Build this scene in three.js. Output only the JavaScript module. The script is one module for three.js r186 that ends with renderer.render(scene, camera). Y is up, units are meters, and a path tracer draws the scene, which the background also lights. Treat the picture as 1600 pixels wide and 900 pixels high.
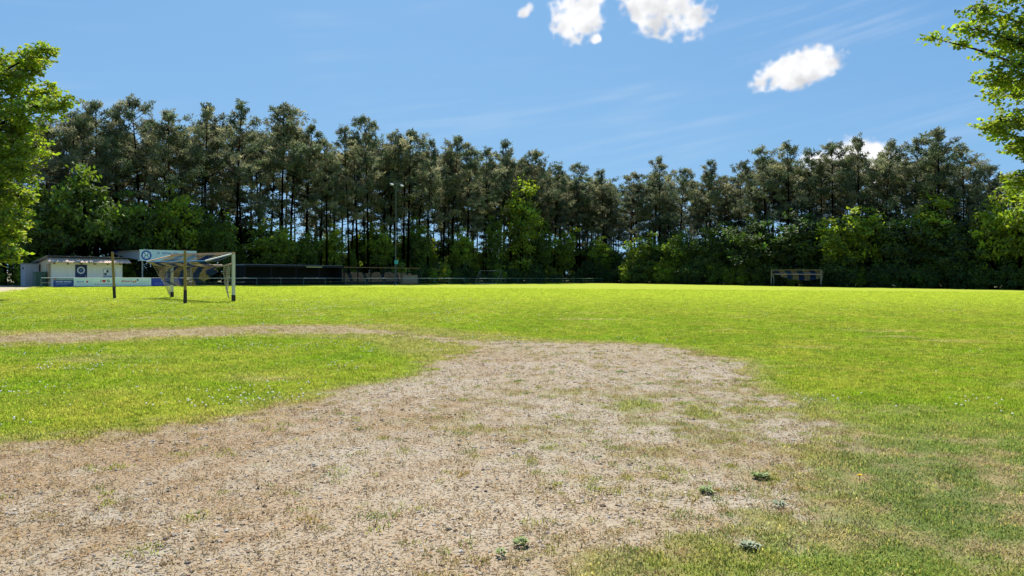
import * as THREE from 'three';
import { ImprovedNoise } from 'three/addons/math/ImprovedNoise.js';
import { mergeGeometries } from 'three/addons/utils/BufferGeometryUtils.js';

// ---------------------------------------------------------------- camera, sky, sun, exposure
const scene = new THREE.Scene();
const EYE = 1.52, FPX = 1100;                       // eye height in metres; focal length in pixels of the 1600 x 900 photograph
const camera = new THREE.PerspectiveCamera(2 * Math.atan(450 / FPX) * 180 / Math.PI, 16 / 9, 0.1, 6000);
camera.position.set(0, EYE, 0);
camera.rotation.order = 'YXZ';
camera.rotation.set(-0.0195, 0, 0.0075);
camera.updateMatrixWorld(true);

const renderer = new THREE.WebGLRenderer({ antialias: true });
renderer.toneMapping = THREE.LinearToneMapping;
renderer.toneMappingExposure = 2.6;
renderer.shadowMap.enabled = true;

const sunDir = new THREE.Vector3(-0.15, 0, -1).normalize().multiplyScalar(Math.cos(0.92)).setY(Math.sin(0.92));
const sun = new THREE.DirectionalLight(new THREE.Color().setRGB(1, 0.95, 0.86), 4.6);
sun.position.copy(sunDir).multiplyScalar(300).add(new THREE.Vector3(0, 0, -60));
sun.target.position.set(0, 0, -60);
sun.castShadow = true;
Object.assign(sun.shadow.camera, { left: -130, right: 130, top: 130, bottom: -130, near: 1, far: 700 });
sun.shadow.mapSize.set(4096, 4096);
scene.add(sun, sun.target);

// ---------------------------------------------------------------- random numbers, noise, small maths
function rng(seed) {
  let s = seed >>> 0;
  return () => { s = (s + 0x6d2b79f5) | 0; let t = Math.imul(s ^ (s >>> 15), 1 | s); t = (t + Math.imul(t ^ (t >>> 7), 61 | t)) ^ t; return ((t ^ (t >>> 14)) >>> 0) / 4294967296; };
}
const perlin = new ImprovedNoise();
const noise = (x, y, z = 0.37) => perlin.noise(x + 113.7, y + 71.3, z);
function fbm(x, y, z = 0.37, oct = 4) {
  let a = 1, f = 1, s = 0, n = 0;
  for (let i = 0; i < oct; i++) { s += a * noise(x * f, y * f, z + i * 3.1); n += a; a *= 0.5; f *= 2.03; }
  return s / n;
}
const clamp = (v, a = 0, b = 1) => Math.min(b, Math.max(a, v));
const lerp = (a, b, t) => a + (b - a) * t;
const smooth = (a, b, v) => { const t = clamp((v - a) / (b - a)); return t * t * (3 - 2 * t); };
const mix3 = (a, b, t) => [lerp(a[0], b[0], t), lerp(a[1], b[1], t), lerp(a[2], b[2], t)];

// rays of the photograph's pixels, used only to measure where things stand on the ground
function ray(px, py) { return new THREE.Vector3((px - 800) / FPX, -(py - 450) / FPX, -1).applyQuaternion(camera.quaternion); }
function onGround(px, py) { const d = ray(px, py), k = -EYE / d.y; return [d.x * k, -d.z * k]; }          // [X, depth Z]
function heightAt(px, py, X, Z) { const d = ray(px, py); return EYE + d.y * Z / -d.z; }

// ---------------------------------------------------------------- sky: clear blue, a few small cumulus, thin cirrus
{
  const W = 4096, H = 2048, data = new Float32Array(W * H * 4), K = 1 / 2.6;
  const az0 = Math.PI / 2, T = 2 * Math.PI;
  const S = sunDir.clone();
  // clouds: azimuth (rad, 0 = ahead, + to the right), elevation, half sizes (rad), seed
  const clouds = [];
  const toAng = (px, py) => { const d = ray(px, py); return [Math.atan2(d.x, -d.z), Math.asin(d.y / d.length())]; };
  const cl = (px, py, w, h, seed, tilt = 0, lobes) => { const [a, e] = toAng(px, py); clouds.push({ a, e, w: w / FPX * Math.cos(a) ** 1, h: h / FPX, seed, tilt, lobes }); };
  cl(902, 28, 47, 48, 1, 0.2); cl(1036, 12, 78, 54, 2, -0.1); cl(975, -8, 20, 12, 9, 0); cl(1245, 114, 72, 30, 3, 0.22); cl(1325, 262, 92, 38, 4, 0); cl(824, 16, 18, 10, 5, 0.4); cl(932, 62, 9, 8, 6);
  const r = rng(77);
  for (let i = 0; i < 22; i++) { const a = 0.85 + r() * 4.6; clouds.push({ a, e: 0.14 + r() * 0.55, w: 0.04 + r() * 0.09, h: 0.02 + r() * 0.035, seed: 20 + i, tilt: (r() - 0.5) * 0.3 }); }
  const base = new Float32Array(3);
  for (let j = 0; j < H; j++) {
    const el = (j + 0.5) / H * Math.PI - Math.PI / 2, y = Math.sin(el), ce = Math.cos(el), t = clamp(y);
    for (let i = 0; i < W; i++) {
      const o = (j * W + i) * 4, az = (i + 0.5) / W * T - Math.PI;          // atan2(z, x)
      const x = ce * Math.cos(az), z = ce * Math.sin(az);
      const mu = x * S.x + y * S.y + z * S.z;
      const u = Math.pow(1 - t, 2.9);
      base[0] = lerp(0.042, 0.34, u); base[1] = lerp(0.225, 0.62, u); base[2] = lerp(0.62, 0.92, u);
      const g = Math.exp((mu - 1) * 6) * 0.30 + Math.exp((mu - 1) * 2.2) * 0.07;
      base[0] += g * 0.72; base[1] += g * 0.9; base[2] += g * 0.75;
      if (y < 0) { const k = smooth(0, -0.1, y); base[0] = lerp(base[0], 0.2, k); base[1] = lerp(base[1], 0.22, k); base[2] = lerp(base[2], 0.16, k); }
      data[o] = base[0] * K; data[o + 1] = base[1] * K; data[o + 2] = base[2] * K; data[o + 3] = 1;
    }
  }
  const blend = (o, c, k) => { for (let q = 0; q < 3; q++) data[o + q] = lerp(data[o + q], c[q] * K, k); };
  const cell = (a, e) => { const az = a - az0, i = ((Math.floor((az + Math.PI) / T * W) % W) + W) % W, j = Math.floor((e + Math.PI / 2) / Math.PI * H); return (clamp(j, 0, H - 1) * W + i) * 4; };
  const step = T / W;
  // cirrus wisps, all round
  for (let e = 0.04; e < 0.62; e += step) for (let a = -Math.PI; a < Math.PI; a += step) {
    const wx = Math.sin(a) * 3 + fbm(a * 1.3, e * 2, 4.2, 2) * 0.8, wy = e * 6 - Math.cos(a) * 2;
    const region = smooth(0.08, 0.42, fbm(wx * 0.8, wy * 0.9, 8.8, 3) + 0.10);
    if (region <= 0) continue;
    const streak = smooth(-0.1, 0.6, fbm(a * 4 + e * 9, e * 60 - a * 9, 2.2, 4));
    blend(cell(a, e), [0.72, 0.82, 0.96], region * streak * 0.20);
  }
  for (const [px, py, w, h, k] of [[1300, 36, 210, 46, 0.22], [1500, 170, 160, 30, 0.14], [1010, 232, 170, 26, 0.15], [870, 240, 60, 8, 0.2]]) {
    const [a0, e0] = toAng(px, py);
    for (let e = e0 - h / FPX * 1.4; e < e0 + h / FPX * 1.4; e += step) for (let a = a0 - w / FPX; a < a0 + w / FPX; a += step) {
      const p = (a - a0) / (w / FPX), q = (e - e0 - p * 0.012) / (h / FPX), m = clamp(1 - p * p) * clamp(1 - q * q);
      blend(cell(a, e), [0.74, 0.83, 0.97], m * smooth(-0.15, 0.5, fbm(a * 7 + py, e * 110 - a * 22, 3.7, 5)) * k);
    }
  }
  for (const c of clouds) {
    const m = 1.7, ca = Math.cos(c.tilt), sa = Math.sin(c.tilt);
    for (let e = c.e - c.h * m - c.w * 0.4; e < c.e + c.h * m + c.w * 0.4; e += step) for (let a = c.a - c.w * m; a < c.a + c.w * m; a += step) {
      const dx = a - c.a, dy = e - c.e, p = (dx * ca + dy * sa) / c.w, q = (-dx * sa + dy * ca) / c.h;
      const s = c.seed * 17.31, f = 26;
      const lump = fbm(a * f + s, e * f, s, 3), fine = fbm(a * f * 5 + s, e * f * 5, s + 5, 4), wisp = fbm(a * 60 + s + fine * 0.6, e * 90, s + 9, 3);
      let d = 1 - (p * p + q * q * (q < 0 ? 1.5 : 0.9)) + lump * 0.85 + (0.45 - 1.6 * Math.abs(fbm(a * 44 + s, e * 44, s + 3, 2))) * 0.65 + fine * 0.42 + wisp * 0.22;
      const al = Math.pow(smooth(0.10, 0.80, d), 1.3);
      if (al <= 0) continue;
      const shade = clamp(0.95 + fbm(a * 46 + s + 0.02, e * 46 + 0.8, s + 2, 3) * 0.45 + q * 0.10 - smooth(0.9, 2, d) * 0.05, 0.72, 1.06);
      const rim = 1 - smooth(0.3, 0.9, d);
      blend(cell(a, e), [shade * 1.0, shade * 1.005, shade * lerp(1.02, 1.06, rim)], al * 0.985);
    }
  }
  const tex = new THREE.DataTexture(data, W, H, THREE.RGBAFormat, THREE.FloatType);
  tex.mapping = THREE.EquirectangularReflectionMapping; tex.magFilter = THREE.LinearFilter; tex.minFilter = THREE.LinearFilter;
  tex.colorSpace = THREE.LinearSRGBColorSpace; tex.needsUpdate = true;
  scene.background = tex; scene.environment = tex;
}

// ---------------------------------------------------------------- naming, tagging
const counts = {};
const numbered = (name) => { const n = counts[name] = (counts[name] ?? -1) + 1; return n ? `${name}_${String(n).padStart(3, '0')}` : name; };
function tag(o, label, category, group, kind) {
  o.userData = { ...o.userData };
  if (label) o.userData.label = label;
  if (category) o.userData.category = category;
  if (group) o.userData.group = group; else delete o.userData.group;
  if (kind) o.userData.kind = kind;
  return o;
}
function thing(name, label, category, pos = [0, 0, 0], turn = 0, group) {
  const o = new THREE.Group(); o.name = numbered(name); o.position.set(...pos); o.rotation.y = turn; scene.add(o);
  return tag(o, label, category, group);
}
function mesh(name, geo, mat, parent, label) {
  const m = new THREE.Mesh(geo, mat); m.name = name; m.castShadow = m.receiveShadow = true; parent.add(m);
  if (label) m.userData.label = label;
  return m;
}
function copyOf(root, label, category, group) {
  const c = root.clone(); c.name = numbered(root.name.replace(/_\d{3}$/, '')); scene.add(c);
  return tag(c, label, category, group);
}

// ---------------------------------------------------------------- materials
const std = (c, rough = 0.8, extra = {}) => new THREE.MeshStandardMaterial({ color: new THREE.Color().setRGB(...c), roughness: rough, ...extra });
function canvasTexture(w, h, draw) {
  const c = document.createElement('canvas'); c.width = w; c.height = h; draw(c.getContext('2d'), w, h);
  const t = new THREE.CanvasTexture(c); t.colorSpace = THREE.SRGBColorSpace; t.magFilter = THREE.LinearFilter; return t;
}
function grainTexture(n, fn, metres) {                 // tiling grey-ish texture around 1, stored as sRGB bytes
  const d = new Uint8Array(n * n * 4);
  for (let j = 0; j < n; j++) for (let i = 0; i < n; i++) { const v = fn(i / n, j / n, i, j), o = (j * n + i) * 4; for (let q = 0; q < 3; q++) d[o + q] = clamp(v[q], 0, 1) * 255; d[o + 3] = 255; }
  const t = new THREE.DataTexture(d, n, n); t.wrapS = t.wrapT = THREE.RepeatWrapping; t.magFilter = THREE.LinearFilter; t.repeat.set(1 / metres, 1 / metres); t.needsUpdate = true;
  return t;
}
const wear = (() => {                                   // faint dirt for painted surfaces
  const t = grainTexture(512, (u, v) => { const a = 0.93 + 0.10 * fbm(u * 9, v * 3, 1, 4) + 0.05 * fbm(u * 40, v * 40, 3, 2); return [a, a * 0.995, a * 0.985]; }, 2.2);
  return t;
})();
const M = {
  whitewash: std([0.86, 0.85, 0.82], 0.85, { map: wear }),
  cream: std([0.62, 0.55, 0.36], 0.85, { map: wear }),
  tan: std([0.50, 0.38, 0.22], 0.8, { map: wear }),
  greyRoof: std([0.33, 0.34, 0.36], 0.7, { map: wear }),
  tile: std([0.56, 0.40, 0.31], 0.75, { map: wear }),
  navy: std([0.012, 0.03, 0.13], 0.5),
  blue: std([0.015, 0.05, 0.26], 0.5),
  skyBlue: std([0.05, 0.30, 0.62], 0.6),
  dark: std([0.012, 0.012, 0.011], 0.9),
  darkWood: std([0.03, 0.026, 0.02], 0.9),
  brownWood: std([0.30, 0.165, 0.065], 0.85, { map: wear }),
  sunlitWood: std([0.34, 0.165, 0.055], 0.85, { map: wear }),  // brown raised in colour to paint sun dapples on the timber stand boards
  paleWood: std([0.34, 0.25, 0.15], 0.8, { map: wear }),
  mastGrey: std([0.10, 0.115, 0.115], 0.7),
  galv: std([0.42, 0.44, 0.46], 0.45, { metalness: 0.4 }),
  railWhite: std([0.62, 0.64, 0.62], 0.6, { map: wear }),
  railGrey: std([0.30, 0.32, 0.32], 0.7, { map: wear }),
  railGreen: std([0.05, 0.11, 0.08], 0.6),
  green: std([0.03, 0.09, 0.055], 0.5),
  goalWhite: std([0.62, 0.60, 0.46], 0.7, { map: wear }),
  netBar: std([0.72, 0.50, 0.36], 0.6),
  goalBar: std([0.55, 0.35, 0.20], 0.7, { map: wear }),
  shadedTan: std([0.27, 0.235, 0.15], 0.8, { map: wear }),  // far goal posts: tree shade painted into the tan
  shadedBrown: std([0.20, 0.13, 0.07], 0.8, { map: wear }),  // far goal crossbar: brown darkened to carry the tree shade
  ochre: std([0.29, 0.19, 0.045], 0.8, { map: wear }),
  lampHead: std([0.16, 0.21, 0.21], 0.5),
  turquoise: std([0.03, 0.34, 0.34], 0.5),
  yellow: std([0.52, 0.46, 0.18], 0.7),
  earth: std([0.20, 0.10, 0.045], 0.95),
};
const leafMat = (t, rough = 0.85) => new THREE.MeshPhysicalMaterial({ vertexColors: true, roughness: rough, transmission: t, thickness: 0, side: THREE.DoubleSide, specularIntensity: 0.5 });
const barkMat = new THREE.MeshStandardMaterial({ vertexColors: true, roughness: 0.95 });

// ---------------------------------------------------------------- geometry builders
class Build {                                           // positions, colours (and uv) into one geometry
  constructor() { this.p = []; this.c = []; this.n = []; this.i = []; }
  vert(x, y, z, c, nx, ny, nz) { this.p.push(x, y, z); this.c.push(c[0], c[1], c[2]); if (nx !== undefined) this.n.push(nx, ny, nz); return this.p.length / 3 - 1; }
  tri(a, b, c) { this.i.push(a, b, c); }
  tube(pts, radii, col, seg = 6) {
    const up = new THREE.Vector3(), side = new THREE.Vector3(), d = new THREE.Vector3(); let prev = -1;
    for (let k = 0; k < pts.length; k++) {
      d.subVectors(pts[Math.min(k + 1, pts.length - 1)], pts[Math.max(k - 1, 0)]).normalize();
      side.set(1, 0, 0.3).cross(d).normalize(); up.crossVectors(d, side);
      const s = this.p.length / 3, c = typeof col === 'function' ? col(k / (pts.length - 1)) : col;
      for (let q = 0; q < seg; q++) {
        const a = q / seg * 2 * Math.PI, x = Math.cos(a), y = Math.sin(a), nx = side.x * x + up.x * y, ny = side.y * x + up.y * y, nz = side.z * x + up.z * y;
        this.vert(pts[k].x + nx * radii[k], pts[k].y + ny * radii[k], pts[k].z + nz * radii[k], c, nx, ny, nz);
      }
      if (prev >= 0) for (let q = 0; q < seg; q++) { const e = (q + 1) % seg; this.tri(prev + q, s + q, prev + e); this.tri(prev + e, s + q, s + e); }
      prev = s;
    }
  }
  leaf(cx, cy, cz, dx, dy, dz, ux, uy, uz, len, wid, c) { // a diamond along d, with across = d x u, folded a little along its rib
    let ax = dy * uz - dz * uy, ay = dz * ux - dx * uz, az = dx * uy - dy * ux; const l = Math.hypot(ax, ay, az) || 1; ax *= wid / l; ay *= wid / l; az *= wid / l;
    const f = wid * 0.35, mx = cx + dx * len * 0.45, my = cy + dy * len * 0.45, mz = cz + dz * len * 0.45;
    const a = this.vert(cx, cy, cz, c), b = this.vert(mx + ax + ux * f, my + ay + uy * f, mz + az + uz * f, c), t = this.vert(cx + dx * len, cy + dy * len, cz + dz * len, c), e = this.vert(mx - ax + ux * f, my - ay + uy * f, mz - az + uz * f, c);
    this.tri(a, b, t); this.tri(a, t, e);
  }
  build() {
    const g = new THREE.BufferGeometry();
    g.setAttribute('position', new THREE.Float32BufferAttribute(this.p, 3));
    g.setAttribute('color', new THREE.Float32BufferAttribute(this.c, 3));
    if (this.n.length === this.p.length) g.setAttribute('normal', new THREE.Float32BufferAttribute(this.n, 3));
    g.setIndex(this.i);
    if (!this.n.length) g.computeVertexNormals();
    return g;
  }
}
const V3 = (x, y, z) => new THREE.Vector3(x, y, z);
function box(w, h, d, x = 0, y = 0, z = 0) { return new THREE.BoxGeometry(w, h, d).translate(x, y, z); }
function bar(a, b, r, seg = 10) {                        // straight round bar between two points
  const d = new THREE.Vector3().subVectors(b, a), g = new THREE.CylinderGeometry(r, r, d.length(), seg);
  g.applyQuaternion(new THREE.Quaternion().setFromUnitVectors(V3(0, 1, 0), d.clone().normalize()));
  return g.translate((a.x + b.x) / 2, (a.y + b.y) / 2, (a.z + b.z) / 2);
}
const merged = (list) => mergeGeometries(list.map((g) => (g.index ? g.toNonIndexed() : g)));
function dir(r, upBias = 0) {
  const z = r() * 2 - 1, a = r() * 2 * Math.PI, s = Math.sqrt(1 - z * z); let x = s * Math.cos(a), y = z + upBias, w = s * Math.sin(a); const l = Math.hypot(x, y, w); return [x / l, y / l, w / l];
}

// ---------------------------------------------------------------- the pitch: two goals, the touchline fence, all in ground coordinates (X right, Z away)
const D = [0.663, 0.748], U = [-0.748, 0.663], TURN = Math.atan2(0.748, 0.663);     // D: along the pitch, U: towards the far-left touchline
const C1 = [-17.2, 38.9], C2 = [43.1, 107.0], FO = [C1[0] + U[0] * 35, C1[1] + U[1] * 35];
const F = (t, back) => [FO[0] + D[0] * t + U[0] * back, FO[1] + D[1] * t + U[1] * back];   // along / behind the touchline fence
const G = (s, back) => [C2[0] - U[0] * s + D[0] * back, C2[1] - U[1] * s + D[1] * back];   // along / behind the far goal line
const at3 = ([X, Z], y = 0) => [X, y, -Z];
function fenceT(px, back) { const k = (px - 800) / FPX, [X, Z] = F(0, back); return (k * Z - X) / (D[0] - k * D[1]); }
function goalS(px, back) { const k = (px - 800) / FPX, [X, Z] = G(0, back); return (k * Z - X) / (-U[0] + k * U[1]); }

// ---------------------------------------------------------------- ground: worn dirt track, lawn, sandy lane, forest floor
const poly = (list) => list.map(([x, y]) => onGround(x, y));
const trackPoly = poly([[-700, 524], [0, 518], [200, 514], [420, 507], [560, 507], [640, 511], [720, 519], [800, 528], [880, 534], [960, 536], [1030, 540], [1080, 548], [1130, 561], [1172, 580], [1150, 592],
  [1195, 610], [1240, 634], [1282, 660], [1282, 684], [1262, 722], [1232, 748], [1200, 782], [1140, 822], [1060, 856], [1000, 872], [978, 900], [930, 1100], [-900, 1100], [-900, 760], [-300, 714],
  [0, 692], [120, 681], [260, 664], [330, 654], [450, 631], [560, 606], [640, 598], [684, 585], [692, 570], [650, 548], [600, 536], [520, 526], [420, 523], [300, 528], [200, 533], [0, 541], [-700, 556]]);
const lanePoly = poly([[-400, 449.5], [20, 446.5], [50, 445.5], [58, 447], [40, 450], [0, 456], [-400, 480]]);
function sdPoly(P, x, z) {
  let d = Infinity, inside = false;
  for (let i = 0, j = P.length - 1; i < P.length; j = i++) {
    const [ax, az] = P[j], [bx, bz] = P[i], ex = bx - ax, ez = bz - az, wx = x - ax, wz = z - az, t = clamp((wx * ex + wz * ez) / (ex * ex + ez * ez)), qx = wx - ex * t, qz = wz - ez * t;
    d = Math.min(d, qx * qx + qz * qz);
    if ((az > z) !== (bz > z) && x < ax + (z - az) / (bz - az) * (bx - ax)) inside = !inside;
  }
  return (inside ? -1 : 1) * Math.sqrt(d);
}
const COL = {
  lush: [0.130, 0.196, 0.007], deep: [0.078, 0.142, 0.009], yel: [0.215, 0.222, 0.026], dry: [0.330, 0.255, 0.135], soil: [0.340, 0.290, 0.218], rust: [0.285, 0.195, 0.100], sand: [0.50, 0.40, 0.30], litter: [0.075, 0.060, 0.032],
};
const greenSpot = onGround(1060, 640), dryRight = onGround(1480, 760), paleSpot = onGround(760, 800);
function groundAt(x, z) {
  const far = z > 45;
  let bare = 0, c;
  const n1 = fbm(x * 0.55, z * 0.55, 1.3, 4), n2 = fbm(x * 2.1, z * 2.1, 5.1, 3), n3 = fbm(x * 0.12, z * 0.12, 9.3, 3);
  if (z < 32) {
    const thin = smooth(11.8, 13.6, z) * smooth(1.5, -1.5, x);
    const sd = sdPoly(trackPoly, x, z) + thin * (0.42 + Math.max(0, n1) * 1.2) + smooth(13.2, 14.4, z) * smooth(-6.5, -3.0, x) * smooth(1.5, -1, x) * 0.8 + n2 * 0.75 + n1 * 0.6 + noise(x * 6, z * 6, 7) * 0.35;
    bare = smooth(0.45, -0.40, sd);
  }
  // lawn colour
  c = mix3(COL.lush, COL.yel, clamp(0.35 + n1 * 1.5 + n2 * 0.9 + n3 * 0.6, 0, 1));
  c = mix3(c, COL.deep, clamp(n2 * 0.9 + fbm(x * 1.1, z * 1.1, 20, 2) * 1.1, 0, 0.75));
  const stripe = Math.sin((x - 0.0909 * z) * 1.35 + n3 * 1.5) * 0.085 * smooth(14, 26, z) + noise((x - 0.0909 * z) * 2.6, z * 0.02, 5.5) * 0.10 * smooth(14, 30, z) + Math.sin((x * U[0] + z * U[1]) * 0.6) * 0.03 * smooth(20, 40, z);
  c = c.map((v) => v * (1 + stripe));
  c = mix3(c, COL.dry, smooth(0.16, 0.42, fbm(x * 0.28, z * 0.5, 52, 4)) * 0.55 * smooth(70, 20, z));
  c = mix3(c, [0.25, 0.29, 0.030], smooth(14, 50, z) * 0.85);
  c = c.map((v) => v * 1.22);
  // dry, patchy grass at the near right
  const wr = clamp(1.2 - Math.hypot((x - dryRight[0]) / 4.2, (z - dryRight[1]) / 3.4)) ;
  const patch = smooth(0.02, 0.30, fbm(x * 1.7, z * 2.8, 14.2, 4) * 0.9 + n2 * 0.35 + fbm(x * 6, z * 7, 15, 2) * 0.5 + 0.03);
  if (wr > 0) { c = mix3(c, mix3(COL.deep, [0.145, 0.165, 0.070], 0.8), wr * 0.9); c = mix3(c, COL.dry, wr * patch * 0.8); }
  if (z < 32 && bare < 1) { const sd = sdPoly(trackPoly, x, z); c = mix3(c, mix3(COL.yel, COL.dry, 0.6), smooth(0.7, -0.1, sd + n1 * 0.8) * 0.6); }
  let green = 0;
  if (bare > 0) {
    let s = mix3(COL.soil, COL.rust, clamp(0.36 + n1 * 1.6 + fbm(x * 3.2, z * 3.2, 31, 3) * 1.6 - x * 0.08, 0, 1));
    s = mix3(s, [0.42, 0.36, 0.28], clamp(1 - Math.hypot((x - paleSpot[0]) / 2.4, (z - paleSpot[1]) / 2.0)) * 0.6);
    const g = clamp(1.15 - Math.hypot((x - greenSpot[0]) / 3.4, (z - greenSpot[1]) / 3.2));
    green = smooth(0.0, 0.35, n2 * 0.9 + n1 * 0.5 + g * 0.30 - 0.05) * g;
    const strip = smooth(12, 14.5, z) * (x < -1 ? 1 : 0.4);
    s = mix3(s, mix3(COL.dry, COL.yel, 0.30), strip * 0.75);
    green = Math.max(green, strip * smooth(-0.1, 0.4, n2 + n1 * 0.5) * 0.7);
    s = mix3(s, mix3(COL.yel, COL.lush, 0.35), green * 0.75);
    c = mix3(c, s, bare);
  }
  // lane and forest floor
  const [ox, oz] = [x - FO[0], z - FO[1]], back = ox * U[0] + oz * U[1], gb = (x - C2[0]) * D[0] + (z - C2[1]) * D[1];
  const wood = Math.max(smooth(5, 9, back + n1 * 2), smooth(2.5, 6, gb + n1 * 2));
  c = mix3(c, COL.litter, wood * 0.85);
  let lane = 0;
  if (x < -30 && z < 110) { lane = smooth(0.8, -0.4, sdPoly(lanePoly, x, z) + n1 * 1.2); c = mix3(c, COL.sand, lane); }
  return { c, bare: bare * (1 - green * 0.7), dirt: bare, lane, wood, wr, patch };
}
{
  const axis = (lo, hi, fineLo, fineHi, step) => {
    const a = []; for (let v = fineLo; v <= fineHi + 1e-6; v += step) a.push(v);
    for (let s = step, v = fineHi; v < hi;) { s *= 1.11; v += s; a.push(v); }
    for (let s = step, v = fineLo; v > lo;) { s *= 1.11; v -= s; a.unshift(v); }
    return a;
  };
  const xs = axis(-2500, 2500, -13, 11, 0.11), zs = axis(-300, 4000, 2.0, 19, 0.11);
  const nx = xs.length, nz = zs.length, pos = new Float32Array(nx * nz * 3), col = new Float32Array(nx * nz * 3), uv = new Float32Array(nx * nz * 2), dirt = new Float32Array(nx * nz), lane = new Float32Array(nx * nz), wood = new Float32Array(nx * nz);
  for (let j = 0; j < nz; j++) for (let i = 0; i < nx; i++) {
    const k = j * nx + i, x = xs[i], z = zs[j], g = groundAt(x, z), near = smooth(40, 12, Math.hypot(x, z));
    pos.set([x, (g.dirt > 0.5 ? fbm(x * 5, z * 5, 2, 2) * 0.010 : fbm(x * 2.5, z * 2.5, 3, 3) * 0.022) * near - 0.012 * g.dirt * near, -z], k * 3);
    col.set(g.c, k * 3); uv.set([x, z], k * 2); dirt[k] = g.dirt; lane[k] = g.lane; wood[k] = g.wood;
  }
  const P = new THREE.BufferAttribute(pos, 3), Cc = new THREE.BufferAttribute(col, 3), UV = new THREE.BufferAttribute(uv, 2);
  const parts = { lawn: [], dirt_track: [], sandy_lane: [], forest_floor: [] };
  for (let j = 0; j < nz - 1; j++) for (let i = 0; i < nx - 1; i++) {
    const a = j * nx + i, b = a + 1, c = a + nx, d = c + 1;
    for (const t of [[a, b, d], [a, d, c]]) {
      const m = (f) => (f[t[0]] + f[t[1]] + f[t[2]]) / 3;
      parts[m(lane) > 0.5 ? 'sandy_lane' : m(dirt) > 0.5 ? 'dirt_track' : m(wood) > 0.5 ? 'forest_floor' : 'lawn'].push(...t);
    }
  }
  const r = rng(5), N = 1024;
  // gravel: overlapping small stones and grit in grey, tan and rust
  const gv = new Float32Array(N * N * 3).fill(0.82), hgt = new Float32Array(N * N);
  for (let j = 0; j < N; j++) for (let i = 0; i < N; i++) { const k = (j * N + i) * 3, v = 0.80 + (r() - 0.5) * 0.16; gv[k] = v; gv[k + 1] = v; gv[k + 2] = v * 0.99; }
  for (let s = 0; s < 52000; s++) {
    const cx = r() * N, cy = r() * N, ra = 0.8 + Math.pow(r(), 5) * 4.5, rb = ra * (0.45 + r() * 0.5), an = r() * 3.14, v = 0.42 + r() * 0.56, q = r(), tint = q < 0.35 ? [1, 0.86, 0.66] : q < 0.75 ? [1, 0.97, 0.92] : [0.82, 0.82, 0.84], dk = r() < 0.06 ? 0.35 : 1;
    const c = Math.cos(an), sn = Math.sin(an), R = Math.ceil(ra) + 1;
    for (let dy = -R; dy <= R; dy++) for (let dx = -R; dx <= R; dx++) {
      const u = (dx * c + dy * sn) / ra, w = (-dx * sn + dy * c) / rb, dd = u * u + w * w; if (dd > 1) continue;
      const k = (((Math.floor(cy) + dy + N) % N) * N + (Math.floor(cx) + dx + N) % N), l = v * dk;
      gv[k * 3] = l * tint[0]; gv[k * 3 + 1] = l * tint[1]; gv[k * 3 + 2] = l * tint[2]; hgt[k] = Math.max(hgt[k], Math.sqrt(1 - dd) * rb / 5);
    }
  }
  const gravel = grainTexture(N, (u, v, i, j) => { const k = (j * N + i) * 3; return [gv[k], gv[k + 1], gv[k + 2]]; }, 2.4); gravel.colorSpace = THREE.SRGBColorSpace;
  const gravelBump = grainTexture(N, (u, v, i, j) => { const h = hgt[j * N + i]; return [h, h, h]; }, 2.4);
  // turf: short strokes in many directions
  const tv = new Float32Array(N * N).fill(0.80), tw = new Float32Array(N * N);
  for (let s = 0; s < 60000; s++) {
    const x = r() * N, y = r() * N, an = r() * 6.283, L = 5 + r() * 16, v = 0.78 + r() * 0.24, yl = (r() - 0.5) * 0.25;
    for (let q = 0; q < L; q++) { const k = (Math.floor(y + Math.sin(an) * q + N) % N) * N + Math.floor(x + Math.cos(an) * q + N) % N; tv[k] = v * (0.92 + 0.08 * q / L); tw[k] = yl; }
  }
  const turf = grainTexture(N, (u, v, i, j) => { const k = j * N + i, t = tv[k] * 1.06; return [t * (1 + tw[k]), t, t * (1 - tw[k] * 0.8)]; }, 2.0); turf.colorSpace = THREE.SRGBColorSpace;
  const mats = {
    lawn: new THREE.MeshPhysicalMaterial({ vertexColors: true, roughness: 0.95, specularIntensity: 0.05, map: turf, bumpMap: turf, bumpScale: 0.02 }),
    dirt_track: new THREE.MeshStandardMaterial({ vertexColors: true, roughness: 0.97, map: gravel, bumpMap: gravelBump, bumpScale: 0.012 }),
    sandy_lane: new THREE.MeshStandardMaterial({ vertexColors: true, roughness: 0.97, map: gravel }),
    forest_floor: new THREE.MeshStandardMaterial({ vertexColors: true, roughness: 0.97, map: turf }),
  };
  const labels = { lawn: ['mown yellow green lawn of the football pitch with dry patches', 'lawn'], dirt_track: ['worn bare track of tan gravel and dead grass curving across the lawn', 'dirt track'], sandy_lane: ['pale sandy lane leading to the white clubhouse', 'lane'], forest_floor: ['dark ground covered in leaf litter under the pine wood', 'forest floor'] };
  for (const [name, idx] of Object.entries(parts)) {
    const g = new THREE.BufferGeometry(); const map = new Map(), ip = [], ic = [], iu = [], ii = [];
    for (const k of idx) { let n = map.get(k); if (n === undefined) { n = map.size; map.set(k, n); ip.push(pos[k * 3], pos[k * 3 + 1], pos[k * 3 + 2]); ic.push(col[k * 3], col[k * 3 + 1], col[k * 3 + 2]); iu.push(uv[k * 2], uv[k * 2 + 1]); } ii.push(n); }
    g.setAttribute('position', new THREE.Float32BufferAttribute(ip, 3)); g.setAttribute('color', new THREE.Float32BufferAttribute(ic, 3)); g.setAttribute('uv', new THREE.Float32BufferAttribute(iu, 2)); g.setIndex(ii); g.computeVertexNormals();
    const m = mesh(name, g, mats[name], scene); m.castShadow = false; tag(m, labels[name][0], labels[name][1], null, 'structure');
  }
}

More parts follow.
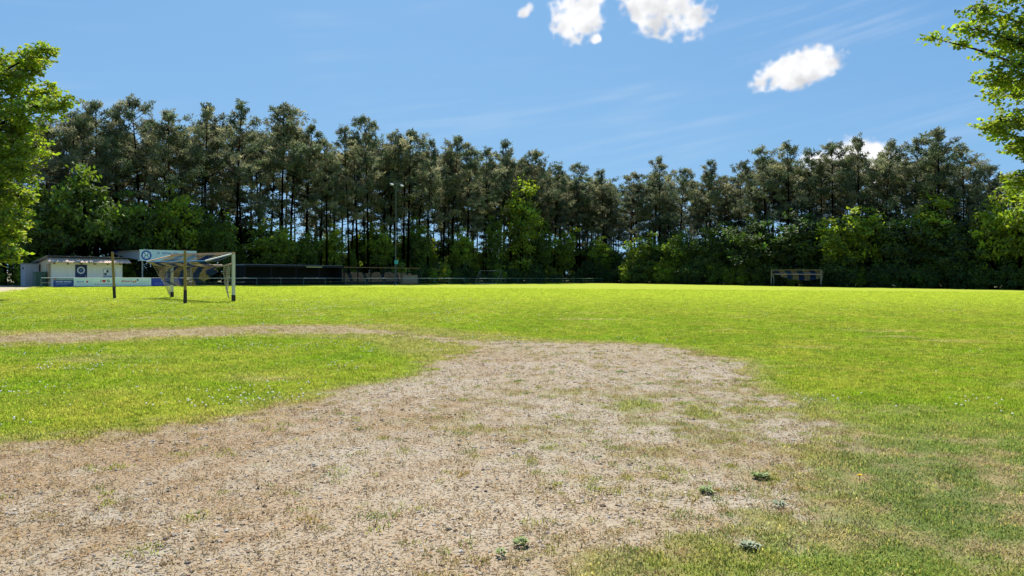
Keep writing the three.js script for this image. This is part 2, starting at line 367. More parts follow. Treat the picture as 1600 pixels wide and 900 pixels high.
// ---------------------------------------------------------------- clubhouse behind the fence
{
  const t0 = fenceT(79, 4), t1 = fenceT(191, 4), L = t1 - t0, Dp = 4.6, EH = 2.32;
  const [X0, Z0] = F(t0, 4);
  const hut = thing('clubhouse', 'low white clubhouse with a blue door and a pink tiled roof edge', 'building', at3([X0, Z0]), TURN);
  // local: x along the front, +z towards the pitch, y up
  const doorX0 = fenceT(117, 4) - t0, doorX1 = fenceT(136, 4) - t0, DH = 2.16;
  const wallShape = new THREE.Shape([[0, 0], [doorX0, 0], [doorX0, DH], [doorX1, DH], [doorX1, 0], [L, 0], [L, EH + 0.45], [0, EH + 0.45]].map((p) => new THREE.Vector2(...p)));
  const front = new THREE.ExtrudeGeometry(wallShape, { depth: 0.2, bevelEnabled: false }).translate(0, 0, -0.2);
  mesh('wall', front, M.whitewash, hut, 'white front wall of the clubhouse');
  const sideShape = new THREE.Shape([[0.2, 0], [Dp, 0], [Dp, EH - 0.15], [0.2, EH + 0.45]].map((p) => new THREE.Vector2(...p)));
  for (const x of [0, L - 0.2]) { const g = new THREE.ExtrudeGeometry(sideShape, { depth: 0.2, bevelEnabled: false }).rotateY(Math.PI / 2).translate(x, 0, 0); mesh('wall', g, M.cream, hut, 'cream side wall of the clubhouse'); }
  mesh('wall', box(L - 0.4, EH - 0.2, 0.2, L / 2, (EH - 0.2) / 2, -Dp + 0.1), M.cream, hut);
  const sh = mesh('shutter', box(0.06, 1.5, 0.75, -0.033, 1.45, -0.75), M.tan, hut, 'brown shutter on the side wall'); mesh('sill', box(0.12, 0.06, 0.85, -0.06, 0.68, -0.75), M.darkWood, sh);
  // corrugated sheets, each its own piece
  const sheet = (w, d, n, amp, th) => {
    const nx = n * 8, top = [], idx = [];
    for (let s = 0; s < 2; s++) for (let j = 0; j < 2; j++) for (let i = 0; i <= nx; i++) top.push(i / nx * w, Math.cos(i / nx * n * 2 * Math.PI) * amp - s * th, -j * d);
    const id = (s, j, i) => (s * 2 + j) * (nx + 1) + i;
    for (let i = 0; i < nx; i++) { idx.push(id(0, 0, i), id(0, 0, i + 1), id(0, 1, i), id(0, 0, i + 1), id(0, 1, i + 1), id(0, 1, i), id(1, 0, i), id(1, 1, i), id(1, 0, i + 1), id(1, 0, i + 1), id(1, 1, i), id(1, 1, i + 1), id(0, 0, i), id(1, 0, i), id(0, 0, i + 1), id(0, 0, i + 1), id(1, 0, i), id(1, 0, i + 1)); }
    const g = new THREE.BufferGeometry(); g.setAttribute('position', new THREE.Float32BufferAttribute(top, 3)); g.setIndex(idx); g.computeVertexNormals();
    const uv = []; for (let i = 0; i < top.length; i += 3) uv.push(top[i], top[i + 2]); g.setAttribute('uv', new THREE.Float32BufferAttribute(uv, 2)); return g;
  };
  const n = 7, W = (L + 0.9) / n, roofG = sheet(W - 0.004, Dp + 0.9, 6, 0.028, 0.02), tileG = sheet(W - 0.004, 0.98, 5, 0.03, 0.03);
  const slope = Math.atan2(0.6, Dp);
  for (let k = 0; k < n; k++) {
    const m = mesh('roof_sheet', roofG, M.greyRoof, hut); m.position.set(-0.4 + k * W, EH + 0.63, 0.30); m.rotation.x = -slope;
    const t = mesh('roof_tile', tileG, M.tile, hut); t.position.set(-0.4 + k * W, EH + 0.04, 0.98); t.rotation.x = 0.42;
  }
  mesh('fascia', box(L + 0.7, 0.1, 0.05, L / 2, EH + 0.52, 0.2), M.darkWood, hut);
  for (let k = 0; k < 6; k++) mesh('rafter_end', box(0.09, 0.14, 0.42, 0.25 + k * (L - 0.5) / 5, EH - 0.1, 0.213), M.paleWood, hut);
  const emblem = canvasTexture(256, 512, (g, w, h) => {
    g.fillStyle = '#12285e'; g.fillRect(0, 0, w, h);
    g.fillStyle = '#c9d4e2'; g.beginPath(); g.arc(w * 0.5, h * 0.26, w * 0.33, 0, 7); g.fill();
    g.fillStyle = '#12285e'; g.beginPath(); g.arc(w * 0.5, h * 0.26, w * 0.22, 0, 7); g.fill();
    g.strokeStyle = '#6c8cc4'; g.lineWidth = 12; g.beginPath(); g.moveTo(w * 0.41, h * 0.2); g.lineTo(w * 0.44, h * 0.26); g.lineTo(w * 0.41, h * 0.32); g.moveTo(w * 0.59, h * 0.2); g.lineTo(w * 0.56, h * 0.26); g.lineTo(w * 0.59, h * 0.32); g.moveTo(w * 0.43, h * 0.26); g.lineTo(w * 0.57, h * 0.26); g.stroke();
  });
  const side = M.navy, face = new THREE.MeshStandardMaterial({ map: emblem, roughness: 0.55 });
  const dg = box(doorX1 - doorX0 - 0.02, DH - 0.02, 0.06, (doorX0 + doorX1) / 2, DH / 2, -0.04);
  const door = mesh('door', dg, [side, side, side, side, face, side], hut, 'dark blue door with a round white club emblem');
  mesh('handle', merged([box(0.05, 0.2, 0.02, doorX1 - 0.12, 0.98, 0.0), bar(V3(doorX1 - 0.12, 1.02, 0.04), V3(doorX1 - 0.24, 1.02, 0.04), 0.014), bar(V3(doorX1 - 0.12, 1.02, 0), V3(doorX1 - 0.12, 1.02, 0.05), 0.014)]), M.galv, door);
  mesh('door_frame', merged([box(0.07, DH + 0.07, 0.05, doorX0 - 0.035, (DH + 0.07) / 2, 0.022), box(0.07, DH + 0.07, 0.05, doorX1 + 0.035, (DH + 0.07) / 2, 0.022), box(doorX1 - doorX0, 0.07, 0.05, (doorX0 + doorX1) / 2, DH + 0.035, 0.022)]), M.whitewash, hut);
  mesh('downpipe', bar(V3(-0.06, 0, 0.06), V3(-0.06, EH + 0.1, 0.06), 0.045), M.paleWood, hut);

  // notice board on the front wall
  const px0 = fenceT(161, 4), px1 = fenceT(180, 4), bw = px1 - px0;
  const nb = thing('notice_board', 'white notice board with small black pictures on the clubhouse wall', 'notice board', at3(F((px0 + px1) / 2, 3.97), 1.32), TURN);
  const bt = canvasTexture(256, 200, (g, w, h) => {
    g.fillStyle = '#d3d8dc'; g.fillRect(0, 0, w, h); g.fillStyle = '#8696b4'; g.fillRect(0, h * 0.78, w, h * 0.22); g.fillStyle = '#1b2420'; g.fillRect(w * 0.24, h * 0.12, w * 0.18, h * 0.3); g.fillStyle = '#2c3c2a'; g.fillRect(w * 0.05, h * 0.48, w * 0.2, h * 0.26);
    g.fillStyle = '#f2f2ee'; g.fillRect(w * 0.04, h * 0.1, w * 0.17, h * 0.3); g.fillStyle = '#b3bcc4'; for (let k = 0; k < 4; k++) g.fillRect(w * 0.5, h * (0.14 + k * 0.13), w * 0.42, h * 0.03);
  });
  mesh('frame', merged([box(bw, 0.05, 0.05, 0, 0.44, 0), box(bw, 0.05, 0.05, 0, -0.44, 0), box(0.05, 0.83, 0.05, -bw / 2 + 0.025, 0, 0), box(0.05, 0.83, 0.05, bw / 2 - 0.025, 0, 0)]), M.galv, nb);
  mesh('panel', box(bw - 0.1, 0.83, 0.02, 0, 0, 0), [M.galv, M.galv, M.galv, M.galv, new THREE.MeshStandardMaterial({ map: bt, roughness: 0.6 }), M.galv], nb);

  // low grey-white annex beside the near end, and a green tank before it
  const ax = thing('garden_shed', 'small grey white shed with a flat roof at the corner of the clubhouse', 'shed', at3(F(fenceT(46.5, 7.8), 7.8)), TURN);
  mesh('wall', box(1.15, 2.12, 1.5, 0, 1.06, 0), std([0.40, 0.41, 0.42], 0.8, { map: wear }), ax);
  mesh('roof', box(1.27, 0.08, 1.62, 0, 2.162, 0), M.greyRoof, ax);
  mesh('vent', box(0.02, 0.18, 0.4, -0.587, 1.75, 0.1), M.dark, ax);
  const tk = thing('water_tank', 'dark green upright water tank by the clubhouse side wall', 'water tank', at3(F(t0 - 0.62, 5.1)), TURN);
  mesh('body', box(0.9, 1.35, 0.95, 0, 0.675, 0), M.green, tk); mesh('lid', box(0.96, 0.07, 1.01, 0, 1.387, 0), M.railGreen, tk);
}

// ---------------------------------------------------------------- spectator canopy with the club sign
{
  const b = 5, t0 = fenceT(218, b), t1 = fenceT(306, b), L = t1 - t0, [X, Z] = F(t0, b);
  const h0 = heightAt(218, 407, X, Z), h1 = heightAt(218, 390, X, Z);
  const can = thing('spectator_canopy', 'grey flat spectator canopy on thin posts beside the clubhouse', 'canopy', at3([X, Z]), TURN);
  const depth = 7.4;
  mesh('roof', box(L, 0.12, depth, L / 2, h1 - 0.12, -depth / 2), M.greyRoof, can);
  const sp = new THREE.Shape([[0.02, h0 + 0.06], [0.02, h1 - 0.19], [depth, h1 - 0.19], [depth, h1 - 0.34], [3.8, h0 + 0.35]].map((p) => new THREE.Vector2(...p)));
  mesh('side_panel', new THREE.ExtrudeGeometry(sp, { depth: 0.05, bevelEnabled: false }).rotateY(Math.PI / 2), std([0.42, 0.42, 0.43], 0.8, { map: wear }), can);
  mesh('edge_strip', box(0.07, 0.14, depth - 1.6, -0.036, h1 - 0.12, -depth / 2 + 0.8), M.paleWood, can);
  mesh('end_cap', box(0.09, 0.2, 1.5, -0.047, h1 - 0.13, -depth + 0.75), M.blue, can);
  for (const [x, z] of [[0.35, -0.25], [2.9, -0.25], [5.5, -0.25], [0.35, -depth + 0.6], [2.9, -depth + 0.6], [5.5, -depth + 0.6]]) mesh('post', bar(V3(x, 0, z), V3(x, h1 - 0.18, z), 0.055), M.galv, can);
  mesh('back_wall', box(L, 1.6, 0.06, L / 2, 0.8, -depth + 0.2), M.darkWood, can);
  const S = thing('club_sign', 'long pale blue club sign with round emblem and blue lettering on the canopy', 'sign', at3(F((t0 + t1) / 2, b - 0.09), (h0 + h1) / 2), TURN);
  const H = h1 - h0, tex = canvasTexture(1536, Math.round(1536 * H / L), (g, w, h) => {
    g.fillStyle = '#c3dcea'; g.fillRect(0, 0, w, h);
    const cx = w * 0.108, cy = h * 0.51, R = h * 0.455;
    g.fillStyle = '#1f46a8'; g.beginPath(); g.arc(cx, cy, R, 0, 7); g.fill(); g.fillStyle = '#d6e8f0'; g.beginPath(); g.arc(cx, cy, R * 0.70, 0, 7); g.fill();
    g.strokeStyle = '#23406e'; g.lineWidth = h * 0.055; g.beginPath(); g.moveTo(cx - R * 0.42, cy - R * 0.5); g.quadraticCurveTo(cx - R * 0.02, cy, cx - R * 0.42, cy + R * 0.5); g.moveTo(cx + R * 0.42, cy - R * 0.5); g.quadraticCurveTo(cx + R * 0.02, cy, cx + R * 0.42, cy + R * 0.5); g.moveTo(cx - R * 0.25, cy); g.lineTo(cx + R * 0.25, cy); g.stroke();
    g.fillStyle = '#1c3fa6'; g.textBaseline = 'alphabetic'; g.font = `bold ${Math.round(h * 0.24)}px sans-serif`;
    const put = (s, x0, x1) => { const m = g.measureText(s).width; g.save(); g.translate(x0 * w, h * 0.36); g.scale((x1 - x0) * w / m, 1); g.fillText(s, 0, 0); g.restore(); };
    put('SV', 0.29, 0.345); put('HERTHA', 0.375, 0.535); put('OTZE', 0.57, 0.67); g.font = `bold ${Math.round(h * 0.19)}px sans-serif`; put('von', 0.70, 0.77); g.font = `bold ${Math.round(h * 0.24)}px sans-serif`; put('1910', 0.795, 0.885); put('e.V.', 0.905, 0.98);
  });
  mesh('panel', box(L, H, 0.06), [M.galv, M.galv, M.galv, M.galv, new THREE.MeshStandardMaterial({ map: tex, roughness: 0.6 }), M.galv], S);
  mesh('frame', merged([box(L + 0.06, 0.03, 0.08, 0, H / 2 + 0.015, 0), box(L + 0.06, 0.03, 0.08, 0, -H / 2 - 0.015, 0), box(0.03, H, 0.08, -L / 2 - 0.015, 0, 0), box(0.03, H, 0.08, L / 2 + 0.015, 0, 0)]), M.railWhite, S);
}

// ---------------------------------------------------------------- touchline railing with advertising boards
{
  const t0 = fenceT(64, 0), t1 = 90.5, RH = 0.86, [X, Z] = F(t0, 0);
  const fence = thing('pitch_railing', 'long low railing of white pipe on dark posts along the far touchline', 'railing', at3([X, Z]), TURN);
  const len = t1 - t0, n = Math.round(len / 3), s = len / n, r = rng(3);
  const postG = new THREE.CylinderGeometry(0.04, 0.045, RH - 0.05, 8).translate(0, (RH - 0.05) / 2, 0), railG = bar(V3(0.004, RH, 0), V3(s - 0.004, RH, 0), 0.048, 8), lowG = bar(V3(0.05, RH * 0.5, 0), V3(s - 0.05, RH * 0.5, 0), 0.02, 6);
  for (let k = 0; k <= n; k++) {
    mesh('post', postG, M.railGreen, fence).position.x = k * s;
    if (k < n) { const far = k * s > 62; mesh('rail', railG, far ? M.railGreen : r() < 0.3 ? M.mastGrey : k * s < 7 ? M.railGreen : M.railGrey, fence).position.x = k * s; mesh('lower_rail', lowG, M.railGreen, fence).position.x = k * s; }
  }
  const board = (pa, pb, label, h, y0, paint, edge) => {
    const a = fenceT(pa, -0.08), b = fenceT(pb, -0.08), w = b - a - 0.012;
    const o = thing('advertising_board', label, 'advertising board', at3(F((a + b) / 2, -0.085), y0 + h / 2), TURN);
    const tex = canvasTexture(Math.min(1536, Math.round(w * 256)), Math.round(256 * h), paint);
    mesh('panel', box(w, h, 0.03), [edge, edge, edge, edge, new THREE.MeshStandardMaterial({ map: tex, roughness: 0.55 }), edge], o);
    mesh('bottom_trim', box(w, 0.07, 0.04, 0, -h / 2 - 0.035, 0), std([0.12, 0.16, 0.22], 0.6), o);
    for (const x of [-w / 2 + 0.1, w / 2 - 0.1]) mesh('clamp', box(0.05, 0.12, 0.11, x, h / 2 - 0.06, -0.07), M.galv, o);
  };
  const lines = (g, w, h, x0, x1, y, c, seed, th) => { const q = rng(seed); g.fillStyle = c; for (let x = x0 * w; x < x1 * w;) { const L = (0.01 + q() * 0.03) * w; g.fillRect(x, y * h, Math.min(L, x1 * w - x), th * h); x += L + w * 0.008; } };
  board(83, 115, 'dark blue advertising board with faint white lettering at the clubhouse end', 0.60, 0.10, (g, w, h) => { g.fillStyle = '#1a3f86'; g.fillRect(0, 0, w, h); g.font = `bold ${h * 0.26}px sans-serif`; g.fillStyle = '#b9c8e4'; lines(g, w, h, 0.12, 0.48, 0.20, '#b9c8e4', 4, 0.17); lines(g, w, h, 0.52, 0.88, 0.20, '#b9c8e4', 5, 0.17); lines(g, w, h, 0.14, 0.86, 0.52, '#7f97c6', 6, 0.07); lines(g, w, h, 0.14, 0.7, 0.70, '#7f97c6', 7, 0.07); }, M.blue);
  board(83, 115, 'narrow grey strip board with a red mark above the dark blue board', 0.16, 0.72, (g, w, h) => { g.fillStyle = '#6f8f9a'; g.fillRect(0, 0, w, h); g.fillStyle = '#243a46'; g.fillRect(0, 0, w, h * 0.25); g.fillStyle = '#b0445c'; g.beginPath(); g.arc(w * 0.1, h * 0.55, h * 0.4, 0, 7); g.fill(); lines(g, w, h, 0.22, 0.95, 0.45, '#a9c3c6', 8, 0.3); }, M.galv);
  board(115, 143, 'white advertising board with a short blue word ending in a red dot', 0.78, 0.10, (g, w, h) => { g.fillStyle = '#cfe3e4'; g.fillRect(0, 0, w, h); g.fillStyle = '#2c5ea8'; g.font = `bold italic ${h * 0.3}px sans-serif`; g.fillText('WIVO', w * 0.14, h * 0.56); g.fillStyle = '#c8324a'; g.beginPath(); g.arc(w * 0.75, h * 0.46, h * 0.12, 0, 7); g.fill(); lines(g, w, h, 0.2, 0.66, 0.66, '#9fb4c4', 9, 0.05); }, M.railWhite);
  board(143, 186, 'white advertising board with a red heart between a letter and a round badge', 0.78, 0.10, (g, w, h) => {
    g.fillStyle = '#d3e6e6'; g.fillRect(0, 0, w, h); g.fillStyle = '#33423e'; g.font = `bold ${h * 0.4}px serif`; g.fillText('I', w * 0.30, h * 0.52); g.fillStyle = '#c4202c'; const x = w * 0.44, y = h * 0.26, q = h * 0.17; g.beginPath(); g.moveTo(x, y + q * 1.9); g.bezierCurveTo(x - q * 2.2, y + q * 0.5, x - q * 1.2, y - q * 0.9, x, y + q * 0.2); g.bezierCurveTo(x + q * 1.2, y - q * 0.9, x + q * 2.2, y + q * 0.5, x, y + q * 1.9); g.fill();
    g.fillStyle = '#55655c'; g.beginPath(); g.arc(w * 0.60, h * 0.37, h * 0.17, 0, 7); g.fill(); g.fillStyle = '#c8d8d2'; g.beginPath(); g.arc(w * 0.60, h * 0.37, h * 0.1, 0, 7); g.fill(); g.fillStyle = '#55655c'; g.fillRect(w * 0.58, h * 0.35, w * 0.04, h * 0.05); lines(g, w, h, 0.08, 0.92, 0.72, '#a58f98', 10, 0.10);
  }, M.railWhite);
  board(186, 236, 'white advertising board with slanted red lettering and an orange and blue mark', 0.78, 0.10, (g, w, h) => {
    g.fillStyle = '#cfe2e4'; g.fillRect(0, 0, w, h); g.save(); g.fillStyle = '#b3242c'; g.font = `bold italic ${h * 0.36}px sans-serif`; g.fillText('Mauers', w * 0.06, h * 0.52); g.restore();
    g.fillStyle = '#d08a2c'; g.beginPath(); g.arc(w * 0.50, h * 0.44, h * 0.13, 0, 7); g.fill(); g.fillStyle = '#b3242c'; g.beginPath(); g.arc(w * 0.44, h * 0.5, h * 0.09, 0, 7); g.fill(); g.fillStyle = '#243f8a'; g.beginPath(); g.arc(w * 0.57, h * 0.26, h * 0.12, 0, 7); g.fill(); lines(g, w, h, 0.62, 0.96, 0.40, '#9fb8c6', 11, 0.06); lines(g, w, h, 0.62, 0.92, 0.62, '#9fb8c6', 12, 0.06);
  }, M.railWhite);
  board(236, 283, 'bright blue advertising board with a small white crest behind the near goal', 0.72, 0.10, (g, w, h) => { g.fillStyle = '#1a36a8'; g.fillRect(0, 0, w, h); g.fillStyle = '#9cc2e0'; g.beginPath(); g.arc(w * 0.36, h * 0.22, h * 0.15, 0, 7); g.fill(); g.fillStyle = '#1a36a8'; g.fillRect(w * 0.345, h * 0.12, w * 0.03, h * 0.2); lines(g, w, h, 0.48, 0.9, 0.18, '#7f9ad8', 13, 0.1); lines(g, w, h, 0.1, 0.9, 0.58, '#5f7cc8', 14, 0.08); lines(g, w, h, 0.1, 0.7, 0.76, '#5f7cc8', 15, 0.08); }, M.blue);
}

// ---------------------------------------------------------------- dark shelters along the touchline
{
  const b = 5, t0 = fenceT(382, b), t1 = fenceT(535, b), t2 = fenceT(657, b), L = t1 - t0, [X, Z] = F(t0, b), RH = 2.42;
  const s = thing('spectator_shelter', 'long low black roofed spectator shelter behind the touchline railing', 'shelter', at3([X, Z]), TURN);
  mesh('roof', box(L, 0.14, 2.6, L / 2, RH, -1.3), M.greyRoof, s); mesh('fascia', box(L, 0.26, 0.05, L / 2, RH - 0.1, 0.028), M.dark, s);
  mesh('back_wall', box(L, RH - 0.08, 0.08, L / 2, (RH - 0.08) / 2, -2.5), M.dark, s);
  for (const x of [0.04, L - 0.04]) mesh('side_wall', box(0.08, RH - 0.08, 2.4, x, (RH - 0.08) / 2, -1.25), M.dark, s);
  for (let k = 0; k <= 4; k++) mesh('post', box(0.12, RH - 0.24, 0.12, 0.1 + k * (L - 0.2) / 4, (RH - 0.24) / 2, -0.1), M.dark, s);
  mesh('bench_seat', box(L - 0.6, 0.06, 0.4, L / 2, 0.47, -2.1), M.darkWood, s);
  for (let k = 0; k < 5; k++) mesh('bench_support', box(0.08, 0.44, 0.36, 0.6 + k * (L - 1.2) / 4, 0.22, -2.1), M.darkWood, s);
  const ya = fenceT(478, b) - t0, yb = fenceT(503, b) - t0;
  mesh('yellow_board', box(yb - ya, 0.13, 0.03, (ya + yb) / 2, RH - 0.16, 0.072), M.yellow, s, 'narrow pale yellow board on the front edge of the roof');

  const [X2, Z2] = F(t1 + 0.3, b), L2 = t2 - t1 - 0.3;
  const w = thing('timber_stand', 'low open timber stand with brown board back and dark posts', 'shelter', at3([X2, Z2]), TURN);
  mesh('roof', box(L2, 0.1, 1.1, L2 / 2, 2.3, -0.6), M.brownWood, w);
  for (let k = 0; k < 7; k++) mesh('post', box(0.14, 2.25, 0.14, 0.1 + k * (L2 - 0.2) / 6, 1.125, -0.2), M.dark, w);
  const r = rng(8), nb = 26, bg = box(L2 / nb - 0.012, 1, 0.03, 0, 0.5, 0);
  for (let k = 0; k < nb; k++) { const m = mesh('board', bg, r() < 0.6 ? M.sunlitWood : r() < 0.5 ? M.darkWood : M.brownWood, w); m.position.set((k + 0.5) * L2 / nb, 0.35, -1.5 + (r() - 0.5) * 0.02); m.scale.y = 1.35 + r() * 0.3; m.rotation.x = -0.55 - r() * 0.1; }  // brighter boards carry the painted sun dapples
  mesh('base_wall', box(L2, 0.42, 0.08, L2 / 2, 0.21, -0.3), M.darkWood, w);

  const c0 = fenceT(627, 2.6), c1 = fenceT(650, 2.6);
  const bx = thing('storage_box', 'pale brown slatted storage box behind the railing below the lamp mast', 'storage box', at3(F((c0 + c1) / 2, 2.6)), TURN);
  for (let k = 0; k < 5; k++) mesh('slat', box(c1 - c0, 0.19, 0.04, 0, 0.3 + k * 0.205, 0.3), M.paleWood, bx);
  mesh('body', box(c1 - c0 - 0.06, 1.24, 0.54, 0, 0.62, 0), M.brownWood, bx); mesh('lid', box(c1 - c0 + 0.1, 0.06, 0.72, 0, 1.29, 0), M.paleWood, bx);

  // lamp masts
  const mast = (px, pyTop, b, label, plate) => {
    const t = fenceT(px, b), [x, z] = F(t, b), h = heightAt(px, pyTop, x, z);
    const m = thing('lamp_mast', label, 'lamp mast', at3([x, z]), TURN);
    mesh('pole', new THREE.CylinderGeometry(0.045, 0.085, h, 10).translate(0, h / 2, 0), M.mastGrey, m);
    mesh('base_plate', new THREE.CylinderGeometry(0.22, 0.22, 0.06, 12).translate(0, 0.03, 0), M.galv, m);
    mesh('cross_arm', box(2.2, 0.09, 0.09, 0, h + 0.045, 0), M.mastGrey, m);
    for (const x of [-0.85, 0.85]) { const l = mesh('lamp_head', box(0.5, 0.22, 0.3), M.lampHead, m); l.position.set(x, h - 0.22, 0.15); l.rotation.x = 0.7; }
    if (plate) { mesh('plate', box(0.62, 0.56, 0.03, 0, plate, 0.13), M.turquoise, m, 'small turquoise plate on the pole'); mesh('bracket', box(0.1, 0.08, 0.1, 0, plate, 0.07), M.galv, m); }
  };
  mast(618, 287, 1.2, 'tall slim lamp mast with a turquoise plate low on the pole', 3.05);
}

// ---------------------------------------------------------------- goals with hitched-up nets, poles behind them
function net(B, P, nu, nv, w, stripe, a, c) {             // ribbons along both directions of a surface P(u, v); colour by bands across u
  const strip = (pts, cols, wd, flat) => {
    for (let k = 0; k < pts.length - 1; k++) {
      const p = pts[k], q = pts[k + 1], d = new THREE.Vector3().subVectors(q, p).normalize(), sd = flat.clone().cross(d).normalize().multiplyScalar(wd), ot = sd.clone().cross(d).normalize().multiplyScalar(wd);
      for (const e of [sd, ot]) { const s = B.p.length / 3; for (const [v, m] of [[p, 1], [p, -1], [q, -1], [q, 1]]) B.vert(v.x + e.x * m, v.y + e.y * m, v.z + e.z * m, cols[k]); B.tri(s, s + 1, s + 2); B.tri(s, s + 2, s + 3); }
    }
  };
  const up = V3(0.31, 0.87, 0.38);
  const col = (u) => (Math.floor(u * stripe) % 2 ? a : c);
  for (let i = 0; i <= nu; i++) { const pts = [], cs = []; for (let j = 0; j <= nv; j++) { pts.push(P(i / nu, j / nv)); cs.push(col(i / nu)); } strip(pts, cs, w, up); }
  for (let j = 0; j <= nv; j++) { const pts = [], cs = []; for (let i = 0; i <= nu * 1; i++) { pts.push(P(i / nu, j / nv)); cs.push(col((i + 0.5) / nu)); } strip(pts, cs, w, up); }
}
function goal(label, [X, Z], turn, seed, sag, postMat = M.goalWhite, barMat = M.goalBar) {
  // local: x along the crossbar, z = -back (net side is +z), y up
  const g = thing('football_goal', label, 'football goal', [X, 0, -Z], turn), h = 2.44, w = 7.32, r = rng(seed);
  for (const s of [-1, 1]) { const p = mesh('post', box(0.13, h, 0.13, s * (w / 2 + 0.06), h / 2, 0), postMat, g); mesh('dark_base', box(0.15, 0.34, 0.15, s * (w / 2 + 0.06), 0.17, 0), M.darkWood, p); }  // post darker at its lower end
  mesh('crossbar', box(w + 0.25, 0.12, 0.12, 0, h + 0.06, 0), barMat, g);
  const back = 1.45, yb = 2.08;
  for (const s of [-1, 1]) mesh('net_arm', bar(V3(s * w / 2, h + 0.02, 0.07), V3(s * w / 2, yb, back), 0.035), s < 0 ? M.goalBar : M.railWhite, g);
  mesh('net_bar', bar(V3(-w / 2 - 0.05, 1.86, 0.40), V3(w / 2 - 0.35, 1.86, 0.40), 0.055), M.netBar, g, 'second thinner brown bar below the crossbar');
  for (const s of [-1, 1]) mesh('bar_bracket', bar(V3(s * (w / 2 + (s > 0 ? -0.36 : 0.02)), 1.86, 0.34), V3(s * (w / 2 + 0.03), 1.86 + (s > 0 ? 0.1 : 0), 0.06), 0.03), M.goalBar, g);
  mesh('top_rope', bar(V3(-w / 2, yb, back), V3(w / 2, yb, back), 0.02, 6), M.skyBlue, g);
  const B = new Build(), blue = [0.012, 0.045, 0.20], tan = [0.44, 0.33, 0.20];
  const wob = (u, v) => 0.10 * noise(u * 7 + seed, v * 4, 3.3);
  // roof of the net, then its back hanging from the rear rope and hitched up under the crossbar
  net(B, (u, v) => V3(lerp(-w / 2, w / 2, u), lerp(h - 0.02, yb, v) - Math.sin(Math.PI * v) * 0.12 - Math.sin(Math.PI * u) * 0.12 * v + wob(u, v) * 0.4, lerp(0.08, back, v)), 62, 12, 0.008, 8, blue, tan);
  net(B, (u, v) => V3(lerp(-w / 2, w / 2 - 0.3 * v, u), lerp(yb, 1.84, v) - Math.sin(Math.PI * u) * 0.12 * (1 - v) - Math.sin(Math.PI * v) * 0.10, lerp(back, 0.38, v) + wob(u, v + 2) * 0.4), 62, 12, 0.008, 8, blue, tan);
  const hem = (u) => sag + 0.85 * Math.pow(Math.abs(u - 0.42) / 0.58, 2.2) + 0.12 * noise(u * 6, seed, 1.7);
  net(B, (u, v) => V3(lerp(-w / 2 + 0.05, w / 2 - 0.35, u) + 0.25 * v * noise(u * 4, seed + 3, 0.4), lerp(1.84, hem(u), v), 0.38 + Math.sin(v * 2.6) * 0.42 + wob(u, v + 2) * 1.6), 62, 16, 0.0095, 8, blue, tan);
  const nm = mesh('net', B.build(), new THREE.MeshStandardMaterial({ vertexColors: true, roughness: 0.8, side: THREE.DoubleSide }), g, 'blue and tan striped net hitched up in a sagging bundle');
  const E = new Build(), grey = [0.42, 0.36, 0.30];
  for (const s of [-1, 1]) net(E, (u, v) => V3(s * (w / 2 - 0.02 - (s > 0 ? 0.25 : -0.02) * Math.sin(v * 2.4)), lerp(1.86, 0.18, v), lerp(0.12, 0.12 + (0.38 - 0.32 * v + (1 - v) * 0.55) * (s > 0 ? 0.4 : 1), u) + 0.08 * noise(v * 5, u * 3, s)), 7, 16, 0.010, 2, grey, [0.48, 0.46, 0.42]);
  mesh('side_net', E.build(), nm.material, g, 'loose pale net hanging along the posts');
  return g;
}
goal('football goal with brown crossbar and hitched striped net nearest the clubhouse', C1, TURN + Math.PI / 2 + Math.PI, 4, 0.72);
goal('far football goal in the tree shade with a dark blue net at the opposite end', C2, TURN - Math.PI / 2 + Math.PI, 9, 1.0, M.shadedTan, M.shadedBrown);  // post and crossbar colours have the shade painted in
